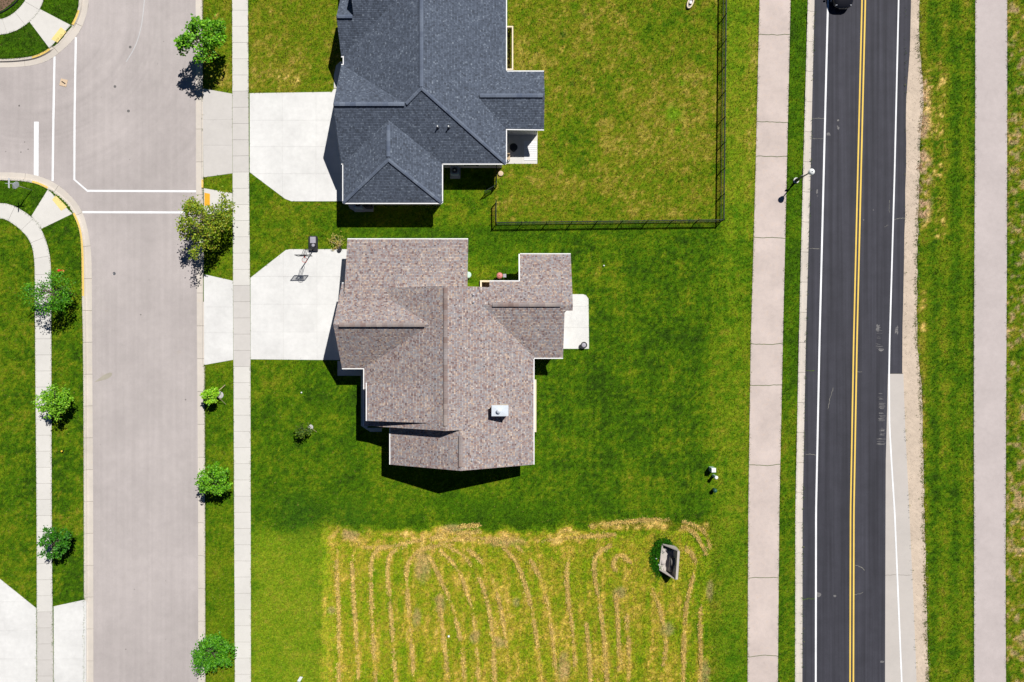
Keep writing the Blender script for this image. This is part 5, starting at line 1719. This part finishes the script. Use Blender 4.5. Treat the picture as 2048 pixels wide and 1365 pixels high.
# ------------------------------------------------------------------ street lamp
lb = W(1592, 361.5)
e = empty('street_lamp', lb, 'black street lamp with white dome on the grass verge beside the road', 'street lamp')
g = Geo(); g.lathe((lb.x, lb.y, -0.1), [(0.27, 0), (0.27, 0.18), (0.25, 0.2), (0.14, 0.2)], 22); build('footing', g, M['conc_white'], e)
g = Geo(); g.lathe((lb.x, lb.y, 0.1), [(0.17, 0), (0.17, .25), (0.11, .4), (0.10, .8), (0.07, .9), (0.05, 2.7), (0.075, 2.72), (0.075, 2.82), (0.05, 2.85)], 14); build('pole', g, M['black_metal'], e)
g = Geo(); g.bar((lb.x - .3, lb.y + .02, 1.75), (lb.x + .02, lb.y, 1.75), .05, .32); build('banner_bracket', g, M['black_metal'], e)
g = Geo(); g.lathe((lb.x, lb.y, 2.94), [(0.08, 0), (0.20, .12), (0.24, .30), (0.22, .42)], 18); hd = build('lantern', g, M['lamp_glass'], e)
g = Geo(); g.lathe((lb.x, lb.y, 3.37), [(0.28, 0), (0.28, .04), (0.2, .14), (0.08, .2), (0.03, .28)], 20); build('dome', g, M['white_plastic'], hd)

# ------------------------------------------------------------------ street sign with stop plate
sb = W(64, 381)
e = empty('stop_sign', sb, 'stop sign seen from above with street name blades at the lower left corner', 'sign')
g = Geo(); g.tube([sb - Vector((0, 0, .1)), sb + Vector((0, 0, 3.0))], [.035, .035], 8); build('post', g, M['chrome'], e)
g = Geo(); oc = []
for k in range(8):
    a = math.pi / 8 + k * math.pi / 4; oc.append((.38 * math.cos(a), .38 * math.sin(a)))
ang = math.radians(62); ux, uy = math.cos(ang), math.sin(ang)
c = sb + Vector((-uy * -.05, ux * -.05, 2.2))
nv = Vector((uy, -ux, 0)) * .008
vs = [c + Vector((ux * x, uy * x, y)) + s * nv for s in (-1, 1) for x, y in oc]
g.add(vs, [tuple(range(7, -1, -1)), tuple(range(8, 16))] + [(i, (i + 1) % 8, 8 + (i + 1) % 8, 8 + i) for i in range(8)])
build('stop_plate', g, M['metal_pale'], e)
for az, z in ((0.0, 2.78), (math.pi / 2, 2.98)):
    g = Geo(); d = Vector((math.cos(az), math.sin(az), 0)) * .45; g.bar(sb + Vector((0, 0, z)) - d, sb + Vector((0, 0, z)) + d, .02, .18); build('street_name_blade', g, M['metal_pale'], e)

# ------------------------------------------------------------------ hydrant, marker, boxes
hb = W(125.5, 543)
e = empty('fire_hydrant', hb, 'red fire hydrant on the left boulevard grass', 'hydrant')
g = Geo(); g.lathe((hb.x, hb.y, -.05), [(.15, 0), (.15, .1), (.11, .12), (.11, .5), (.14, .52), (.14, .58)], 14); build('barrel', g, M['red'], e)
g = Geo(); g.lathe((hb.x, hb.y, .53), [(.14, 0), (.12, .1), (.06, .17), (.03, .18), (.03, .23)], 14); build('bonnet', g, M['red'], e)
for dx, dy in ((1, 0), (-1, 0), (0, -1)):
    g = Geo(); q = Vector((hb.x, hb.y, .42)); g.tube([q + Vector((dx * .08, dy * .08, 0)), q + Vector((dx * .19, dy * .19, 0))], [.06, .055], 10); build('outlet', g, M['red'], e)
mb = W(127.5, 902)
e = empty('marker_post', mb, 'short yellow marker cap on the left boulevard grass', 'marker')
g = Geo(); g.lathe((mb.x, mb.y, -.05), [(.05, 0), (.05, .32)], 10); build('post', g, M['black_plastic'], e)
g = Geo(); g.lathe((mb.x, mb.y, .27), [(.085, 0), (.085, .06), (.05, .10), (.02, .11)], 12); build('cap', g, M['yellow'], e)

ub = W(1421.5, 937.5)
e = empty('utility_box', ub, 'pale green square utility box at the yard edge, topmost of three', 'utility box')
g = Geo(); g.box(ub.x - .20, ub.y - .20, -.05, ub.x + .20, ub.y + .20, .92); build('cabinet', g, M['green_box'], e)
g = Geo(); g.add([(ub.x - .22, ub.y - .22, .92), (ub.x + .22, ub.y - .22, .92), (ub.x + .22, ub.y + .22, .92), (ub.x - .22, ub.y + .22, .92), (ub.x - .19, ub.y - .17, 1.0), (ub.x + .19, ub.y - .17, 1.0), (ub.x + .19, ub.y + .17, 1.0), (ub.x - .19, ub.y + .17, 1.0)],
      [(3, 2, 1, 0), (4, 5, 6, 7), (0, 1, 5, 4), (1, 2, 6, 5), (2, 3, 7, 6), (3, 0, 4, 7)]); build('lid', g, M['white_plastic'], e)
ub = W(1426.5, 951.5)
e = empty('utility_pedestal', ub, 'slim green pedestal with a round white top, middle of three', 'utility pedestal')
g = Geo(); g.lathe((ub.x, ub.y, -.05), [(.14, 0), (.14, .95)], 14); build('tube', g, M['green_box'], e)
g = Geo(); g.lathe((ub.x, ub.y, .9), [(.165, 0), (.165, .1), (.12, .15), (.03, .16)], 16); build('cap', g, M['white_plastic'], e)
ub = W(1427, 979.5)
e = empty('utility_pedestal', ub, 'dark green rounded pedestal, lowest of three', 'utility pedestal')
g = Geo(); g.lathe((ub.x, ub.y, -.05), [(.17, 0), (.17, .5)], 14); build('tube', g, M['green_dark'], e)
g = Geo(); g.lathe((ub.x, ub.y, .45), [(.19, 0), (.19, .12), (.12, .2), (.03, .22)], 16); build('cap', g, M['green_dark'], e)
ub = W(1443.5, 965)
e = empty('marker_rod', ub, 'thin dark marker rod beside the three utility pedestals', 'marker')
g = Geo(); g.tube([ub - Vector((0, 0, .05)), ub + Vector((0, 0, 1.25))], [.018, .018], 6); build('rod', g, M['black_metal'], e)
g = Geo(); g.lathe((ub.x, ub.y, 1.25), [(.025, 0), (.025, .06), (.01, .08)], 8); build('tip', g, M['black_metal'], e)

# ------------------------------------------------------------------ grill, fire pit, balls, toys
gb = W(999.5, 553)
e = empty('kettle_grill', gb, 'red lidded kettle grill beside the brown roofed house', 'grill')
for k in range(3):
    a = math.radians(90 + 120 * k); g = Geo(); g.tube([gb + Vector((.18 * math.cos(a), .18 * math.sin(a), .55)), gb + Vector((.34 * math.cos(a), .34 * math.sin(a), 0))], [.015, .015], 6); build('leg', g, M['black_metal'], e)
g = Geo(); g.lathe((gb.x, gb.y, .45), [(.08, 0), (.24, .1), (.29, .26)], 18); build('bowl', g, M['black_metal'], e, smooth=True)
g = Geo(); g.lathe((gb.x, gb.y, .71), [(.30, 0), (.28, .08), (.2, .18), (.08, .24), (.02, .25)], 20); ld = build('lid', g, M['pink'], e, smooth=True)
g = Geo(); g.tube([gb + Vector((-.06, 0, .95)), gb + Vector((-.06, 0, 1.0)), gb + Vector((.06, 0, 1.0)), gb + Vector((.06, 0, .95))], .012, 6); build('lid_handle', g, M['red'], ld)
g = Geo(); g.box(gb.x + .33, gb.y - .16, .62, gb.x + .62, gb.y + .16, .65); build('side_shelf', g, M['grey_plastic'], e)
pb = W(1167, 690.5, .02)
e = empty('planter', pb, 'round dark planter bowl at the corner of the white patio', 'planter')
g = Geo(); g.lathe((pb.x, pb.y, .02), [(.20, 0), (.30, .38), (.31, .42), (.25, .42), (.23, .34), (.02, .34)], 22); build('bowl', g, M['black_plastic'], e)
g = Geo(); g.lathe((pb.x, pb.y, .37), [(.215, 0), (.20, .03), (.02, .05)], 18); build('fill', g, M['grey_plastic'], e)
for (x, y, r, lb_) in ((603.5, 785.5, .075, 'white ball on the front lawn above the sapling'), (1207.5, 532, .075, 'white ball on the back lawn right of the porch roof'), (897.5, 1272, .11, 'white ball lying in the hay field')):
    c = W(x, y); g = Geo(); prof = [(max(.004, r * math.sin(a)), r - r * math.cos(a)) for a in np.linspace(0.05, math.pi - .05, 9)]
    g.lathe((c.x, c.y, 0.02), prof, 14); tag(build('ball', g, M['white_plastic'], smooth=True), lb_, 'ball', 'balls on the grass')
tb_ = W(1380, 7)
e = empty('ride_on_toy', tb_, 'cream oval plastic ride on toy on the dry lawn at the top edge', 'toy')
g = Geo(); th_ = math.radians(68)
oval = lambda s, z: [tb_ + Vector((s * (.62 * math.cos(a) * math.cos(th_) - .26 * math.sin(a) * math.sin(th_)), s * (.62 * math.cos(a) * math.sin(th_) + .26 * math.sin(a) * math.cos(th_)), z)) for a in np.linspace(0, 2 * math.pi, 25)]
g.tube(oval(.9, .16), .075, 8, caps=False); build('hull', g, M['well'], e, smooth=True)
g = Geo(); p = oval(.85, .08)[:-1]; g.prism([(v.x, v.y) for v in p], .03, .10); build('floor', g, M['black_plastic'], e)
g = Geo(); g.box(tb_.x - .1, tb_.y - .14, .10, tb_.x + .12, tb_.y + .1, .26); build('seat', g, M['white_plastic'], e)
c = W(601, 1357)
e = empty('yard_sign', c, 'small fallen pale sign on the grass at the bottom edge', 'sign')
g = Geo(); a = Vector((.35, .6, 0)).normalized(); g.bar(c - a * .3 + Vector((0, 0, .08)), c + a * .25 + Vector((0, 0, .16)), .3, .02, up=(.5, -.3, 1)); build('board', g, M['white_plastic'], e)
g = Geo(); g.tube([c + a * .25 + Vector((0, 0, .1)), c + a * .5 + Vector((0, 0, .02))], .015, 6); build('stake', g, M['black_metal'], e)
c = W(938, 551)
g = Geo(); g.lathe((c.x - .05, c.y, 0), [(.28, 0), (.30, .45), (.24, .5), (.04, .52)], 16)
tag(build('hose_reel', g, M['green_box']), 'pale green round hose pot half under the garage eave', 'hose pot')

# mulch bed in the upper left corner
g = Geo(); g.sheet([P2(p) for p in smooth_line([(-400, 60), (-30, 32), (0, 24), (18, 12), (34, -4), (44, -30), (-400, -400)], 1)], 0.012)
tag(build('mulch_bed', g, M['mulch']), 'brown mulch bed in the upper left corner', 'mulch bed', kind='structure')
g = Geo(); pts = smooth_line([(-60, 44), (-20, 33), (2, 26), (20, 15), (36, 1), (48, -20)], 2)
g.tube([W(*p, .06) for p in pts], .05, 6)
tag(build('bed_edging', g, M['black_plastic']), 'black edging strip round the corner mulch bed', 'edging')

# ------------------------------------------------------------------ concrete headwall in the field
hh = W(1338, 1125)
e = empty('headwall', hh, 'weathered concrete drain headwall with sloping wing walls in the hay field', 'headwall')


def wallseg(a, b, za, zb, th, name, mat, z0=-.2):
    A, B = W(*a), W(*b); d = (B - A).normalized(); n = Vector((-d.y, d.x, 0)) * th / 2
    g = Geo()
    g.add([A - n + Vector((0, 0, z0)), B - n + Vector((0, 0, z0)), B + n + Vector((0, 0, z0)), A + n + Vector((0, 0, z0)), A - n + Vector((0, 0, za)), B - n + Vector((0, 0, zb)), B + n + Vector((0, 0, zb)), A + n + Vector((0, 0, za))],
          [(3, 2, 1, 0), (4, 5, 6, 7), (0, 1, 5, 4), (1, 2, 6, 5), (2, 3, 7, 6), (3, 0, 4, 7)])
    return build(name, g, mat, e)


g = Geo(); g.prism([P2(p) for p in ((1325, 1090), (1347, 1096), (1344, 1150), (1318, 1137))], -.1, .06); build('apron', g, M['headwall'], e)
wallseg((1349.5, 1093), (1345.5, 1148), 1.55, 1.55, .22, 'back_wall', M['headwall'])
wallseg((1348.5, 1092.5), (1324.5, 1088), 1.45, .22, .09, 'wing_wall', M['headwall'])
wallseg((1344.5, 1149), (1317.5, 1138), 1.5, .25, .09, 'wing_wall', M['headwall'])
wallseg((1339.5, 1112), (1337.5, 1141), .5, .5, .12, 'baffle', M['headwall'])
wallseg((1324, 1090), (1319, 1136), .16, .16, .12, 'sill', M['headwall'])
c = W(1343.5, 1120); g = Geo(); g.tube([c + Vector((-.25, 0, .5)), c + Vector((.1, 0, .5))], [.42, .42], 18); build('pipe', g, M['headwall_dark'], e)
for (x, y, r) in ((1325.5, 1124.5, .25), (1326.5, 1101, .20), (1331, 1098, .14)):
    c = W(x, y); g = Geo(); g.lathe((c.x, c.y, .055), [(r, 0), (r * 1.05, .08), (r * .7, .16), (r * .2, .2)], 9); build('rubble', g, M['headwall'], e)
for (x, y) in ((1323.5, 1104), (1312, 1117), (1317, 1129.5)):
    c = W(x, y); g = Geo(); g.lathe((c.x, c.y, .06), [(.05, 0), (.07, .06), (.02, .12)], 7)
    tag(build('litter', g, M['white_plastic']), {1323.5: 'white scrap of litter inside the headwall', 1312: 'white scrap of litter in the weeds left of the headwall', 1317: 'white scrap of litter on the lower headwall lip'}[x], 'litter', 'litter by the headwall')

# ------------------------------------------------------------------ car entering at the top of the road
CXc, CYf = 657.0 / S, 660.5 / S        # centre line and front bumper
cz = RZ + 0.012
e = empty('car', (CXc, CYf + 2.3, cz), 'black car with rounded bonnet at the top of the road', 'car')
st = [(0.00, 0.30, 0.45, 0.60), (0.04, 0.50, 0.34, 0.68), (0.14, 0.70, 0.28, 0.75), (0.34, 0.86, 0.24, 0.82), (0.65, 0.95, 0.22, 0.88), (1.0, 0.98, 0.22, 0.94), (1.5, 0.99, 0.22, 1.0), (3.4, 0.98, 0.22, 1.02), (4.2, 0.95, 0.24, 1.02), (4.55, 0.86, 0.3, 0.95), (4.65, 0.7, 0.42, 0.8)]
g = Geo(); N = 16; vs = []
for y, hw, zb, zt in st:
    for k in range(N):
        a = 2 * math.pi * (k + .5) / N; cx_, sz = math.cos(a), math.sin(a)
        x = hw * math.copysign(abs(cx_) ** .45, cx_); z = (zb + zt) / 2 + (zt - zb) / 2 * math.copysign(abs(sz) ** .6, sz)
        vs.append((CXc + x, CYf + y, cz + z))
fs = [(i * N + k, i * N + (k + 1) % N, (i + 1) * N + (k + 1) % N, (i + 1) * N + k) for i in range(len(st) - 1) for k in range(N)] + [tuple(range(N - 1, -1, -1)), tuple((len(st) - 1) * N + k for k in range(N))]
g.add(vs, [f[::-1] for f in fs]); body = build('body', g, M['car'], e, smooth=True)
cab = [(1.25, .80, .98), (1.95, .66, 1.43), (3.3, .66, 1.45), (4.25, .78, 1.0)]
g = Geo(); vs = []
for y, hw, z in cab:
    vs += [(CXc - hw, CYf + y, cz + z), (CXc + hw, CYf + y, cz + z)]
lo = [(CXc - .86, CYf + 1.25, cz + .9), (CXc + .86, CYf + 1.25, cz + .9), (CXc + .86, CYf + 4.25, cz + .9), (CXc - .86, CYf + 4.25, cz + .9)]
g.add(vs, [(2, 3, 5, 4)]); build('roof', g, M['car'], e)
g = Geo(); g.add(vs[:4], [(0, 1, 3, 2)]); build('windscreen', g, M['glass'], e)
g = Geo(); g.add(vs[4:], [(0, 1, 3, 2)]); build('rear_window', g, M['glass'], e)
for s in (-1, 1):
    g = Geo(); i = 0 if s < 0 else 1
    g.add([vs[i], vs[2 + i], vs[4 + i], vs[6 + i], (CXc + s * .92, CYf + 4.25, cz + .93), (CXc + s * .92, CYf + 1.25, cz + .93)], [(0, 1, 2, 3, 4, 5)]); build('side_window', g, M['glass'], e)
    g = Geo(); g.lathe((0, 0, 0), [(.10, 0), (.08, .05), (.02, .06)], 12)
    g.v = [(CXc + s * .62 + x * 1.7, CYf + .26 - z, cz + .66 + y) for x, y, z in g.v]; build('headlight', g, M['lamp_glass'], e)
    g = Geo(); g.box(CXc + s * .98 - .02, CYf + 1.45, cz + .92, CXc + s * 1.14 + .02, CYf + 1.58, cz + 1.06) if s > 0 else g.box(CXc - 1.16, CYf + 1.45, cz + .92, CXc - .96, CYf + 1.58, cz + 1.06)
    build('mirror', g, M['car'], e)
    for y in (.95, 3.7):
        g = Geo(); g.tube([(CXc + s * .76, CYf + y, cz + .33), (CXc + s * .985, CYf + y, cz + .33)], [.33, .33], 20); wl = build('wheel', g, M['tyre'], e)
        g = Geo(); g.tube([(CXc + s * .97, CYf + y, cz + .33), (CXc + s * .992, CYf + y, cz + .33)], [.2, .2], 14); build('rim', g, M['chrome'], wl)
g = Geo(); g.box(CXc - .35, CYf - .03, cz + .42, CXc + .35, CYf + .03, cz + .56); build('grille', g, M['black_plastic'], e)
